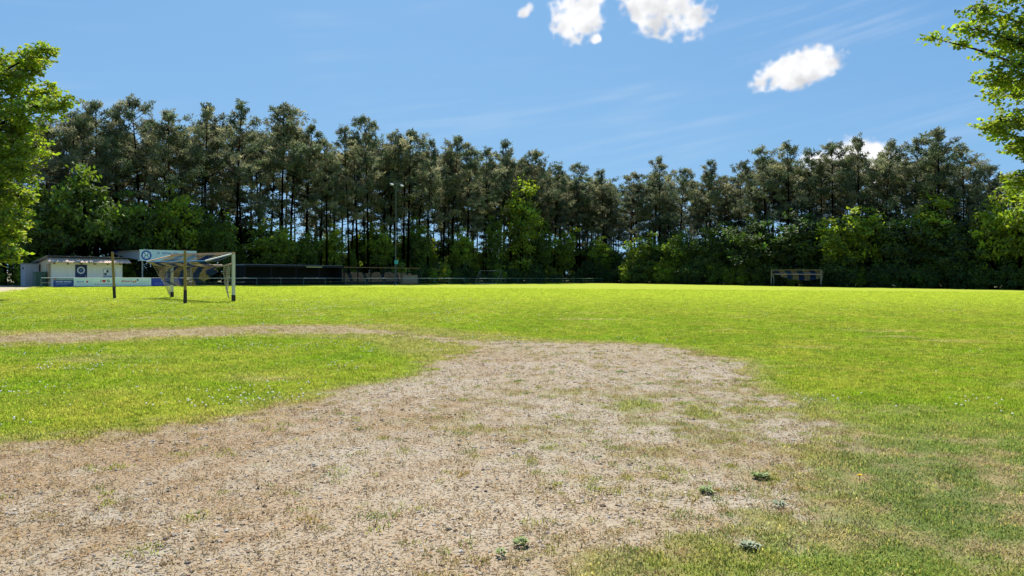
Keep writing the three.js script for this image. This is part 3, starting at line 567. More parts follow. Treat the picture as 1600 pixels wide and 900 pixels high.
{
  const pole = (px, py, h, tilt, label, group) => {
    const [X, Z] = onGround(px, py), p = thing('wooden_pole', label, 'pole', at3([X, Z])); p.rotation.z = tilt;
    mesh('shaft', new THREE.CylinderGeometry(0.062, 0.072, h, 12).translate(0, h / 2, 0), M.ochre, p); mesh('cap', new THREE.CylinderGeometry(0.066, 0.066, 0.05, 12).translate(0, h + 0.025, 0), M.paleWood, p); mesh('foot', new THREE.CylinderGeometry(0.078, 0.082, h * 0.26, 12).translate(0, h * 0.13, 0), M.darkWood, p, 'dark foot of the pole');
  };
  pole(179, 466.5, 2.55, 0.045, 'slightly leaning ochre wooden pole standing alone in front of the clubhouse boards');
  pole(289.5, 474.5, 2.50, 0.005, 'upright ochre wooden pole standing before the middle of the near goal net');
  const [x, z] = G(6.2, 3.5), p = thing('wooden_pole', 'pale wooden pole standing beside the far goal before the dark trees', 'pole', at3([x, z]));
  mesh('shaft', new THREE.CylinderGeometry(0.062, 0.075, 2.7, 10).translate(0, 1.35, 0), M.ochre, p); mesh('cap', new THREE.CylinderGeometry(0.068, 0.068, 0.05, 10).translate(0, 2.725, 0), M.paleWood, p);
  // small training goal behind the railing
  const t0 = fenceT(750, 3), t1 = fenceT(783, 3), w = t1 - t0;
  const sg = thing('training_goal', 'small grey pipe training goal standing behind the railing at the wood edge', 'football goal', at3(F((t0 + t1) / 2, 3)), TURN);
  for (const s of [-1, 1]) { mesh('post', bar(V3(s * w / 2, 0, 0), V3(s * w / 2, 2.0, 0), 0.05), M.mastGrey, sg); mesh('stay', bar(V3(s * w / 2, 1.98, -0.06), V3(s * w / 2, 0.03, -1.1), 0.03), M.galv, sg); }
  mesh('crossbar', bar(V3(-w / 2 - 0.05, 2.05, 0), V3(w / 2 + 0.05, 2.05, 0), 0.05), M.mastGrey, sg); mesh('ground_bar', bar(V3(-w / 2, 0.03, -1.12), V3(w / 2, 0.03, -1.12), 0.03), M.galv, sg);
}

// ---------------------------------------------------------------- trees
const needleMat = leafMat(0.46, 0.9), leafNear = leafMat(0.6, 0.9), leafBright = leafMat(0.55, 0.88), leafDark = leafMat(0.40, 0.85);
function pineProto(seed, cb, R) {                          // a 20 m pine: bare trunk, ragged crown from cb * 20 m upwards
  const r = rng(seed), H = 20, T = new Build(), N = new Build();
  const lx = (r() - 0.5) * 1.6, lz = (r() - 0.5) * 1.6, bend = (r() - 0.5) * 0.9, ph = r() * 6;
  const axis = (t) => V3(lx * t * t + bend * Math.sin(t * 3 + ph) * t * 0.5, t * H, lz * t * t + bend * Math.cos(t * 2.6 + ph) * t * 0.4);
  const pts = [], rad = []; for (let k = 0; k <= 12; k++) { const t = k / 12; pts.push(axis(t * 0.97)); rad.push(0.175 * (1 - t * 0.82) + (k === 0 ? 0.05 : 0)); }
  T.tube(pts, rad, (t) => mix3([0.075, 0.058, 0.045], [0.21, 0.115, 0.06], smooth(0.25, 0.65, t)), 8);
  let bTone = 1, bWarm = 0.5;
  const clump = (c, s, m) => {
    const tone = bTone * (0.85 + r() * 0.3), warm = clamp(bWarm + (r() - 0.5) * 0.3), base = mix3([0.088, 0.122, 0.056], [0.275, 0.262, 0.140], Math.pow(warm, 2)).map((v) => v * tone);
    for (let k = 0; k < m; k++) {
      const d = dir(r, 0.35), o = dir(r, 0), q = s * (0.2 + r() * 0.5), len = s * (0.55 + r() * 0.5), k2 = 0.8 + r() * 0.4;
      N.leaf(c.x + o[0] * q, c.y + o[1] * q * 0.6, c.z + o[2] * q, d[0], d[1], d[2], o[1], o[2], o[0], len, s * 0.11, base.map((v) => v * k2));
    }
  };
  // dead stubs under the crown
  for (let k = 0; k < 9; k++) { const t = lerp(0.25, cb, r()), a = r() * 6.28, p = axis(t), L = 0.4 + r() * 1.3; T.tube([p, V3(p.x + Math.cos(a) * L, p.y + (r() - 0.6) * 0.5, p.z + Math.sin(a) * L)], [0.03, 0.01], [0.07, 0.055, 0.045], 4); }
  const nb = 34, gap = r() * 6.28; let az = r() * 6;
  for (let k = 0; k < nb; k++) {
    const t = (k + r() * 0.8) / nb; az += 2.1 + r() * 1.2;
    const thin = Math.abs(((az - gap) % 6.283 + 6.283) % 6.283 - 3.14) < 0.7 && t < 0.6;
    if (thin && r() < 0.7) continue;
    const h = lerp(cb, 0.975, t), p = axis(h), L = R * (0.45 + 0.55 * Math.sin(Math.PI * clamp(t * 0.85 + 0.18))) * (1 - Math.pow(t, 5) * 0.62) * (0.6 + r() * 0.6), up = lerp(0.0, 0.75, t) + (r() - 0.5) * 0.35;
    const q = [p]; for (let s = 1; s <= 3; s++) { const f = s / 3; q.push(V3(p.x + Math.cos(az + f * 0.2) * L * f, p.y + L * f * (up + f * 0.22), p.z + Math.sin(az + f * 0.2) * L * f)); }
    T.tube(q, [0.055, 0.04, 0.025, 0.012].map((v) => v * (1.1 - t * 0.5)), [0.15, 0.09, 0.055], 5);
    const nc = 5 + Math.floor(L * 2.9); bTone = 0.5 + r() * 1.0; bWarm = r();
    for (let s = 0; s < nc; s++) {
      const f = 0.35 + 0.65 * Math.pow(r(), 0.7), seg = Math.min(2, Math.floor(f * 3)), c = q[seg].clone().lerp(q[seg + 1], f * 3 - seg), sp = L * 0.27 * f;
      c.x += (r() - 0.5) * 2 * sp; c.z += (r() - 0.5) * 2 * sp; c.y += (r() - 0.35) * sp * 0.75;
      clump(c, 0.36 + r() * 0.22, 15);
    }
  }
  bTone = 1;
  for (let k = 0; k < 10; k++) { const p = axis(0.95 + r() * 0.05); clump(V3(p.x + (r() - 0.5) * 0.8, p.y + (r() - 0.3) * 0.6, p.z + (r() - 0.5) * 0.8), 0.4, 16); }
  return { trunk: T.build(), crown: N.build() };
}
function broadProto(seed, H, R, base, leafLen, per, pal) {  // broadleaf tree or shrub: clumps of leaves over an uneven crown
  const r = rng(seed), T = new Build(), N = new Build(), cy = lerp(base, H, 0.52), hy = (H - base) / 2;
  const top = V3((r() - 0.5) * 0.4, H * 0.82, (r() - 0.5) * 0.4), rt = 0.03 + H * 0.011;
  T.tube([V3(0, 0, 0), V3((r() - 0.5) * 0.2, H * 0.3, (r() - 0.5) * 0.2), V3(top.x * 0.6, H * 0.6, top.z * 0.6), top], [rt * 1.3, rt, rt * 0.6, rt * 0.2], [0.07, 0.055, 0.042], 7);
  const nC = Math.round(34 + R * hy * 5.5);
  for (let k = 0; k < nC; k++) {
    const d = dir(r, 0.15), lump = 0.74 + 0.5 * noise(d[0] * 1.9 + seed, d[1] * 1.9, d[2] * 1.9), f = Math.pow(r(), 0.42) * lump;
    const taper = d[1] > 0 ? 1 : 1 - 0.25 * -d[1];
    const c = V3(d[0] * R * f * taper, cy + d[1] * hy * f * 1.08, d[2] * R * f * taper);
    if (k % 3 === 0) { const s = V3(top.x * 0.4, Math.max(0.3, c.y - Math.hypot(c.x, c.z) * 0.8), top.z * 0.4); T.tube([s, s.clone().lerp(c, 0.5).add(V3(0, 0.15, 0)), c], [rt * 0.35, rt * 0.22, 0.01], [0.075, 0.06, 0.045], 4); }
    const cs = (0.30 + r() * 0.3) * Math.min(1, R * 0.5), tone = 0.5 + r() * 1.0, hue = r(), out = V3(...d);
    for (let q = 0; q < per; q++) {
      const o = dir(r, 0), m = cs * Math.pow(r(), 0.5) * 1.5, ld = dir(r, -0.25); ld[0] += out.x * 0.5; ld[2] += out.z * 0.5;
      const l = Math.hypot(...ld), n = dir(r, 0.9), c2 = mix3(pal[0], pal[1], clamp(hue * 0.7 + r() * 0.4)).map((v) => v * tone * (0.85 + r() * 0.3));
      N.leaf(c.x + o[0] * m, c.y + o[1] * m * 0.6, c.z + o[2] * m, ld[0] / l, ld[1] / l, ld[2] / l, n[0], n[1], n[2], leafLen * (0.75 + r() * 0.5), leafLen * 0.30, c2);
    }
  }
  return { trunk: T.build(), crown: N.build() };
}
const SKY = [[-300, 170], [0, 190], [60, 185], [105, 178], [150, 166], [185, 172], [220, 160], [243, 178], [265, 180], [290, 200], [318, 170], [345, 190], [370, 167], [400, 200], [440, 166], [478, 195], [510, 222], [545, 204], [575, 187], [608, 210], [637, 208], [668, 222], [705, 218], [730, 236], [760, 234], [798, 224], [830, 240], [865, 258], [900, 258], [945, 270], [985, 273], [1030, 249], [1060, 268], [1100, 254], [1150, 258], [1195, 232], [1230, 227], [1265, 240], [1300, 226], [1340, 214], [1380, 225], [1425, 221], [1465, 207], [1505, 232], [1545, 263], [1600, 250], [1900, 200]];
const skyline = (px) => { for (let i = 1; i < SKY.length; i++) if (px <= SKY[i][0]) return lerp(SKY[i - 1][1], SKY[i][1], (px - SKY[i - 1][0]) / (SKY[i][0] - SKY[i - 1][0])); return 200; };
const CORNER = 925;
function edgeSpot(px, back) { return px < CORNER ? F(fenceT(px, back), back) : G(goalS(px, back), back); }
const place = (px) => px < 75 ? 'behind the small grey shed' : px < 200 ? 'behind the clubhouse' : px < 310 ? 'behind the club sign canopy' : px < 385 ? 'behind the near goal' : px < 460 ? 'behind the near shelter half' : px < 540 ? 'behind the far shelter half' : px < 660 ? 'behind the timber stand' : px < 735 ? 'between timber stand and training goal' : px < 830 ? 'behind the small training goal' : px < 925 ? 'shortly before the far corner' : px < 1010 ? 'shortly past the far corner' : px < 1100 ? 'midway between far corner and far goal' : px < 1190 ? 'shortly before the far goal' : px < 1285 ? 'behind the far goal' : px < 1370 ? 'just past the pole by the far goal' : px < 1460 ? 'between the far goal and the near maple' : 'beside the near maple';
const ordinal = ['first', 'second', 'third', 'fourth', 'fifth', 'sixth', 'seventh', 'eighth', 'ninth', 'tenth', 'eleventh', 'twelfth', 'thirteenth', 'fourteenth', 'fifteenth', 'sixteenth', 'seventeenth', 'eighteenth', 'nineteenth', 'twentieth', 'twenty-first', 'twenty-second', 'twenty-third', 'twenty-fourth', 'twenty-fifth', 'twenty-sixth', 'twenty-seventh', 'twenty-eighth', 'twenty-ninth', 'thirtieth'];
{
  const protos = [[1, 0.44, 3.2], [2, 0.50, 2.7], [3, 0.40, 3.3], [4, 0.54, 3.0], [5, 0.46, 2.5], [6, 0.50, 3.5], [7, 0.38, 2.9], [8, 0.56, 2.8], [9, 0.34, 3.1], [10, 0.47, 3.6], [11, 0.42, 2.4], [12, 0.60, 3.0]].map(([s, c, R]) => ({ ...pineProto(s * 101, c, R), wide: R > 2.95 }));
  const roots = [];
  const plant = (k, X, Z, h, turn, label, group, lean = 0) => {
    let o;
    if (!roots[k]) { o = roots[k] = thing('pine_tree', label, 'pine tree', [0, 0, 0], 0, group); mesh('trunk', protos[k].trunk, barkMat, o); mesh('crown', protos[k].crown, needleMat, o); } else o = copyOf(roots[k], label, 'pine tree', group);
    const s = h / 20; o.position.set(X, 0, -Z); o.rotation.set(0, turn, lean); const wd = lerp(1, s, 0.6) * (0.85 + 0.35 * Math.abs(Math.sin(X * 12.9 + Z * 7.7))); o.scale.set(wd, s, wd);
  };
  const r = rng(41);
  const tops = SKY.slice(3, -2).map((p) => p[0]).filter((px) => ![243, 290, 345, 400].includes(px));
  const nA = tops.filter((p) => p < CORNER).length; let ia = 0, ib = 0;
  tops.forEach((px, i) => {
    const left = px < CORNER, back = (left ? (px < 330 ? 14.5 : 10.5) : 9) + r() * 3, [X, Z] = edgeSpot(px, back), h = heightAt(px, skyline(px) - 2, X, Z) + 0.2;
    const look = px === 440 ? 'tallest of the front pines, with a dense high top' : null;
    const label = look ? 'tall pine with a dense pointed top rising highest above the shelter' : left ? `high pine of the front row, ${ordinal[ia]} counted from the clubhouse towards the far corner` : `high pine of the front row, ${ordinal[ib]} counted from the far corner past the far goal`;
    if (left) ia++; else ib++;
    plant((i * 5) % 12, X, Z, h, r() * 6.28, label, null, (r() - 0.5) * 0.05);
  });
  const rearPine = (px, X, Z, h, lean) => {
    const k = Math.floor(r() * 12), label = `${protos[k].wide ? 'broad crowned' : 'slim'} pine in the back rows ${place(px)}`;
    plant(k, X, Z, h, r() * 6.28, label, label.replace('pine', 'pines'), lean);
  };
  const rows = [[13, 4, 1], [16, 4.3, 2], [19.5, 4.6, 3], [24, 5, 4], [29, 5.6, 5]];
  for (const [back, gap, q] of rows) {
    for (let t = -30; t < 135; t += gap) {
      const tt = t + (r() - 0.5) * 2.4, bk = back + (t < 30 ? 4 : 0) + (r() - 0.5) * 2.2, [X, Z] = F(tt, bk), px = 800 + FPX * X / Z; if (px < -160 || px > CORNER + 40) continue;
      const dip = px > 420 ? 14 : 8, h = heightAt(px, skyline(clamp(px, 0, 1600)) + dip + r() * r() * 60, X, Z); rearPine(px, X, Z, clamp(h, 9, 26), (r() - 0.5) * 0.06);
    }
    for (let s = -44; s < 56; s += gap) {
      const ss = s + (r() - 0.5) * 2.4, bk = back - 1 + (r() - 0.5) * 2.2, [X, Z] = G(ss, bk), px = 800 + FPX * X / Z; if (px < CORNER - 20 || px > 1740) continue;
      const h = heightAt(px, skyline(clamp(px, 0, 1600)) + 14 + r() * r() * 60, X, Z); rearPine(px, X, Z, clamp(h, 9, 26), (r() - 0.5) * 0.06);
    }
  }
}
{
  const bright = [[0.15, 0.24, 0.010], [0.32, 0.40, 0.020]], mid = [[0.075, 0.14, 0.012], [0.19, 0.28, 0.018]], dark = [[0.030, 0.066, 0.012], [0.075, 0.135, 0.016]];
  const P = {
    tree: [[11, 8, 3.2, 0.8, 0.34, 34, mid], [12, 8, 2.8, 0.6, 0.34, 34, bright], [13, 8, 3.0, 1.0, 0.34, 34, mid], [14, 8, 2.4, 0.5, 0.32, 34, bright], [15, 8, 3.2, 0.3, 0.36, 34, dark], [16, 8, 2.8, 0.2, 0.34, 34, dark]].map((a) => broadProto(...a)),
    column: [[21, 10, 2.3, 0.5, 0.34, 34, bright], [22, 10, 2.0, 0.5, 0.34, 34, mid]].map((a) => broadProto(...a)),
    shrub: [[31, 3, 1.7, -0.9, 0.24, 34, mid], [32, 3, 1.5, -0.8, 0.24, 34, bright], [33, 3, 1.9, -1.0, 0.24, 34, dark], [34, 3, 1.5, -1.0, 0.22, 34, dark]].map((a) => broadProto(...a)),
  };
  const roots = {}, sizes = { tree: [8, 3], column: [10, 2.2], shrub: [3, 1.7] };
  const put = (kind, k, X, Z, h, w, turn, name, label, cat, group) => {
    const key = kind + k + name; let o;
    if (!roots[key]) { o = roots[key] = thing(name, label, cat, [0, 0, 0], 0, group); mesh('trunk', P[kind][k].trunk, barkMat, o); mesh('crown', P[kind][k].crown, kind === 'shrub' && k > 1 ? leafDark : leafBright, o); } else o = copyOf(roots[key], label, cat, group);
    o.position.set(X, 0, -Z); o.rotation.y = turn; o.scale.set(w / sizes[kind][1] / 2, h / sizes[kind][0], w / sizes[kind][1] / 2);
  };
  const r = rng(97);
  // [px, top, width in px, back, kind, variant, label]
  const list = [
    [132, 248, 118, 11, 'tree', 0, 'broad round green tree standing behind the clubhouse roof'],
    [60, 300, 90, 12, 'tree', 2, 'dark green tree behind the small grey shed'],
    [205, 300, 80, 13, 'tree', 2, 'dark broadleaf tree behind the join of clubhouse and canopy'],
    [275, 282, 95, 13, 'tree', 3, 'bright topped broadleaf tree behind the club sign'],
    [322, 315, 60, 13, 'tree', 0, 'darker tree between the club sign and the near goal'],
    [352, 330, 40, 10, 'column', 1, 'slim dark ivy covered tree column behind the right post of the near goal'],
    [425, 338, 92, 10.5, 'tree', 1, 'broad bright yellow green tree over the black shelter roof'],
    [478, 350, 50, 11, 'tree', 0, 'green tree over the yellow board of the black shelter'],
    [522, 345, 56, 11.5, 'tree', 3, 'light green tree above the end of the black shelter'],
    [590, 345, 66, 12, 'tree', 1, 'sunlit yellow green tree beside the tall lamp mast'],
    [652, 340, 62, 12, 'tree', 2, 'green tree above the slatted storage box'],
    [722, 352, 56, 9, 'tree', 3, 'light green young tree beside the small training goal'],
    [772, 330, 44, 9, 'column', 1, 'dark narrow tree behind the small training goal'],
    [815, 268, 72, 9, 'column', 0, 'tall bright broadleaf tree standing out before the pines in mid wood'],
    [845, 330, 50, 10, 'column', 1, 'slim green tree just beyond the tall bright broadleaf tree'],
    [882, 352, 56, 9, 'tree', 1, 'light green young tree at the near side of the far corner'],
    [938, 366, 60, 6, 'tree', 3, 'low light green tree standing in the far corner of the wood'],
    [1000, 360, 66, 6, 'tree', 1, 'bright green tree just past the far corner of the wood'],
    [1060, 352, 66, 6, 'tree', 0, 'green tree midway between the far corner and far goal'],
    [1115, 345, 70, 6, 'tree', 4, 'dark green tree a little before the far goal'],
    [1180, 335, 90, 4.5, 'tree', 4, 'green tree next to the near post of the far goal'],
    [1245, 322, 104, 4.2, 'tree', 5, 'dark leafy tree directly behind the far goal'],
    [1312, 322, 90, 4.5, 'tree', 1, 'lighter leafy tree behind the pale pole by the far goal'],
    [1358, 318, 84, 7, 'tree', 3, 'second lighter tree beyond the pale pole by the far goal'],
    [1412, 322, 88, 6, 'tree', 5, 'broad green tree in the wall of leaves past the far goal'],
    [1455, 292, 74, 8, 'column', 0, 'tall light topped tree in the leafy wall past the far goal'],
    [1500, 335, 84, 6, 'tree', 4, 'dark broad tree in the leafy wall before the near maple'],
    [1550, 300, 70, 5, 'tree', 3, 'light green tree seen under the near maple branches'],
    [1592, 272, 92, 4, 'tree', 1, 'bright broad tree close beside the near maple'],
    [1660, 280, 110, 4, 'tree', 0, 'broad green tree beyond the near maple'],
  ];
  for (const [px, top, w, back, kind, v, label] of list) {
    const [X, Z] = edgeSpot(px, back), h = heightAt(px, top, X, Z), wd = w * Math.hypot(X, Z) / FPX * 1.05;
    put(kind, v, X, Z, h, wd, r() * 6.28, kind === 'column' ? 'slender_tree' : 'broadleaf_tree', label, 'broadleaf tree');
  }
  // dark trees closing the depth of the wood
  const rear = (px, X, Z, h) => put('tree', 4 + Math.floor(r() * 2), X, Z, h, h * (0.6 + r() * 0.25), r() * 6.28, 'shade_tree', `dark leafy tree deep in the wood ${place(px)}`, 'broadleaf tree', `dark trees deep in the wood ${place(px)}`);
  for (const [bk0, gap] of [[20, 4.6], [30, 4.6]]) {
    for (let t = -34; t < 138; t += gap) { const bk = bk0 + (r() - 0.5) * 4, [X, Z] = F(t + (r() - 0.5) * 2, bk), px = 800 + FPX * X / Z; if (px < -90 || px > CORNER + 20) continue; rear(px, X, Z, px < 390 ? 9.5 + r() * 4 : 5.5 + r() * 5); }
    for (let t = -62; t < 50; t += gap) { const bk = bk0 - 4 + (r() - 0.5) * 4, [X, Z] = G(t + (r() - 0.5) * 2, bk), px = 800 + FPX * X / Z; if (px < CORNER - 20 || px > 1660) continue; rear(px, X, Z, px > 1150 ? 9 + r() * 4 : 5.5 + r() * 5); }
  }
  // young trees scattered among the trunks
  for (const [bk0, gap] of [[14, 4.5], [19, 5], [25, 5]]) {
    for (let t = 10; t < 104; t += gap) { const [X, Z] = F(t + (r() - 0.5) * 3, bk0 + (r() - 0.5) * 3), px = 800 + FPX * X / Z; if (px < 300 || px > CORNER + 15) continue; const h = 5 + r() * 4.5; put('tree', Math.floor(r() * 4), X, Z, h, h * (0.45 + r() * 0.3), r() * 6.28, 'young_tree', `young leafy tree between the pine trunks ${place(px)}`, 'young tree', `young trees ${place(px)}`); }
    for (let t = -44; t < 40; t += gap) { const [X, Z] = G(t + (r() - 0.5) * 3, bk0 - 3 + (r() - 0.5) * 3), px = 800 + FPX * X / Z; if (px < CORNER - 10 || px > 1640) continue; const h = 5 + r() * 5; put('tree', Math.floor(r() * 4), X, Z, h, h * (0.45 + r() * 0.3), r() * 6.28, 'young_tree', `young leafy tree between the pine trunks ${place(px)}`, 'young tree', `young trees ${place(px)}`); }
  }
  // undergrowth, shrub by shrub
  const bush = (px, X, Z, h, b0) => { const k = Math.floor(r() * 4), label = `${['green', 'light green', 'broad dark', 'dark'][k]} shrub in the ${b0 < 9 ? 'front' : 'deeper'} undergrowth ${place(px)}`; put('shrub', k, X, Z, h, h * (0.85 + r() * 0.4), r() * 6.28, 'shrub', label, 'shrub', label.replace('shrub', 'shrubs')); };
  for (const [b0, gap] of [[7.0, 2.0], [10, 2.6], [15, 3.4], [21, 4.2]]) {
    for (let t = 2; t < 100; t += gap) {
      const bk = b0 + (t < 24 ? 6 : t < 56 ? 2.5 : 0) + (r() - 0.5) * 2.4, tt = t + (r() - 0.5) * 1.5, [X, Z] = F(tt, bk), px = 800 + FPX * X / Z; if (px < -60 || px > CORNER + 15) continue;
      const h = (b0 > 10 ? 2.6 + r() * 3.2 : 1.6 + r() * 2.2); bush(px, X, Z, h, b0);
    }
    for (let s = -42; s < 48; s += gap) {
      const bk = b0 - 3.0 + (r() - 0.5) * 2.2, ss = s + (r() - 0.5) * 1.5, [X, Z] = G(ss, bk), px = 800 + FPX * X / Z; if (px < CORNER - 10 || px > 1690) continue;
      const h = (b0 > 9 ? 3 + r() * 3.4 : 2.4 + r() * 2.8); bush(px, X, Z, h, b0);
    }
  }
}
// two large near trees whose trunks stand just outside the frame
function nearTree(name, label, [X, Z], tips, leafLen, perTip, seed, spread, pal) {
  const r = rng(seed), T = new Build(), N = new Build(), o = thing(name, label, 'broadleaf tree', at3([X, Z]));
  const H = Math.max(...tips.map((t) => t[1])), bark = [0.085, 0.07, 0.055];
  T.tube([V3(0, 0, 0), V3(0.1, H * 0.2, 0), V3(0, H * 0.45, 0.1), V3(-0.1, H * 0.7, 0), V3(0, H * 0.93, 0)], [0.42, 0.32, 0.25, 0.15, 0.04], bark, 10);
  for (const [tx, ty, tz, big = 1] of tips) {
    const tip = V3(tx - X, ty, -(tz - Z)), reach = Math.hypot(tip.x, tip.z), st = V3(0, clamp(ty - reach * 0.45, 1.6, H * 0.85), 0);
    const mid = st.clone().lerp(tip, 0.5).add(V3(0, reach * 0.10, 0)), pts = [st, st.clone().lerp(mid, 0.55).add(V3(0, 0.1, 0)), mid, mid.clone().lerp(tip, 0.6).add(V3(0, 0.08, 0)), tip];
    T.tube(pts, [0.10, 0.08, 0.055, 0.03, 0.008], bark, 6);
    const nt = Math.round(perTip * big);
    for (let k = 0; k < nt; k++) {
      const f = 0.35 + 0.65 * Math.pow(r(), 0.55), g = Math.min(3, Math.floor(f * 4)), c = pts[g].clone().lerp(pts[g + 1], f * 4 - g), s = spread * big * (1.15 - f * 0.75);
      const e = c.clone().add(V3((r() - 0.5) * 2 * s, (r() - 0.55) * 1.3 * s, (r() - 0.5) * 2 * s));
      if (k % 2 === 0) T.tube([c, c.clone().lerp(e, 0.5).add(V3(0, 0.06, 0)), e], [0.022, 0.012, 0.004], bark, 4);
      const tone = 0.55 + r() * 0.75, hue = r();
      for (let q = 0; q < 16; q++) {
        const od = dir(r, 0), m = 0.34 * Math.pow(r(), 0.5), ld = dir(r, -0.35), n = dir(r, 1.0), c2 = mix3(pal[0], pal[1], clamp(hue * 0.6 + r() * 0.5)).map((v) => v * tone * (0.85 + r() * 0.3));
        N.leaf(e.x + od[0] * m, e.y + od[1] * m * 0.45, e.z + od[2] * m, ld[0], ld[1] * 0.6, ld[2], n[0], n[1], n[2], leafLen * (0.7 + r() * 0.6), leafLen * 0.36, c2);
      }
    }
  }
  mesh('trunk', T.build(), barkMat, o); mesh('crown', N.build(), leafNear, o);
}
const tipAt = (px, py, Z, big) => { const d = ray(px, py), k = Z / -d.z; return [d.x * k, EYE + d.y * k, Z, big]; };
{
  const r = rng(11), pal = [[0.16, 0.25, 0.012], [0.32, 0.40, 0.024]];
  const L = [[80, 75, 36, 0.7], [62, 95, 37.5, 0.9], [108, 160, 37, 0.8], [85, 140, 39, 0.8], [60, 165, 36], [62, 228, 36.5, 0.9], [45, 205, 38], [38, 262, 36, 0.9], [40, 305, 37, 0.8], [34, 335, 35.5, 0.8], [30, 365, 37, 0.7], [22, 398, 36.5, 0.7], [25, 300, 39], [20, 180, 39, 1.1], [25, 120, 37, 1.1], [-10, 95, 38, 1.2], [-30, 150, 36, 1.3], [-20, 220, 36, 1.3], [-25, 290, 36, 1.2], [-20, 350, 37, 1.1], [-15, 400, 37, 0.8], [8, 245, 37, 1.1], [5, 335, 38, 0.9], [-70, 60, 38, 1.3], [-110, 120, 35, 1.3], [-130, 250, 35, 1.3], [-150, 60, 40, 1.3], [-220, 150, 39, 1.4], [-200, 280, 41, 1.4], [-60, 60, 42, 1.2], [-80, 200, 42, 1.3]].map((a) => tipAt(...a));
  nearTree('broadleaf_tree', 'large bright maple beside the clubhouse end of the lawn, cut by the frame', [-30.5, 38.5], L, 0.25, 60, 51, 1.55, pal);
  const R = [[1452, 58, 21.5, 0.28], [1500, 40, 21.5, 0.5], [1512, 15, 22, 0.6], [1545, 60, 22, 0.8], [1535, 115, 21.5, 0.55], [1560, 140, 23, 0.9], [1528, 200, 22, 0.5], [1560, 185, 21.5, 0.7], [1575, 228, 22.5, 0.7], [1590, 100, 21, 1], [1600, 30, 22, 1.1], [1575, -20, 22, 1], [1620, 160, 22, 1.1], [1625, 230, 22, 1], [1590, 275, 22, 0.7], [1630, 310, 22.5, 0.9], [1680, 60, 20, 1.2], [1700, 180, 20, 1.2], [1690, 280, 20.5, 1.1], [1650, -80, 22, 1.2], [1740, -120, 22, 1.3], [1800, 20, 24, 1.3], [1830, 160, 24, 1.3], [1800, 290, 25, 1.2], [1760, 60, 26, 1.2], [1700, -40, 25, 1.2], [1880, -60, 22, 1.3], [1900, 200, 21, 1.3]].map((a) => tipAt(...a));
  nearTree('broadleaf_tree', 'near maple with an overhanging leafy twig against the sky', [20.2, 22.3], R, 0.165, 66, 52, 1.1, pal);
}

// ---------------------------------------------------------------- grass, dead grass, stones, clover on the ground
function bladeTuft(seed, n, h, spread, wid) {
  const r = rng(seed), B = new Build();
  for (let k = 0; k < n; k++) {
    const a = r() * 6.283, d = Math.sqrt(r()) * spread, x = Math.cos(a) * d, z = Math.sin(a) * d, L = h * (0.5 + r() * 0.7), la = r() * 6.283, lean = (0.25 + r() * 0.9) * L, w = wid * (0.7 + r() * 0.6), wa = r() * 6.283, wx = Math.cos(wa) * w, wz = Math.sin(wa) * w, k2 = 0.8 + r() * 0.4, c = [k2, k2, k2];
    const a0 = B.vert(x - wx, -0.004, z - wz, c), b0 = B.vert(x + wx, -0.004, z + wz, c), mx = x + Math.cos(la) * lean * 0.4, mz = z + Math.sin(la) * lean * 0.4;
    const a1 = B.vert(mx - wx * 0.7, L * 0.6, mz - wz * 0.7, c), b1 = B.vert(mx + wx * 0.7, L * 0.6, mz + wz * 0.7, c), t = B.vert(x + Math.cos(la) * lean, L * 0.92, z + Math.sin(la) * lean, c);
    B.tri(a0, b0, b1); B.tri(a0, b1, a1); B.tri(a1, b1, t);
  }
  return B.build();
}
function scatter(name, label, category, geo, mat, list) {       // list of [x, z, scale, turn, colour, flatten]
  const m = new THREE.InstancedMesh(geo, mat, list.length), o = new THREE.Object3D(), c = new THREE.Color(); m.name = name;
  list.forEach(([x, z, s, turn, col, sy = 1, y = 0], i) => { o.position.set(x, y, -z); o.rotation.set(0, turn, 0); o.scale.set(s, s * sy, s); o.updateMatrix(); m.setMatrixAt(i, o.matrix); m.setColorAt(i, c.setRGB(...col)); });
  m.castShadow = m.receiveShadow = true; scene.add(m); return tag(m, label, category, null, 'stuff');
}
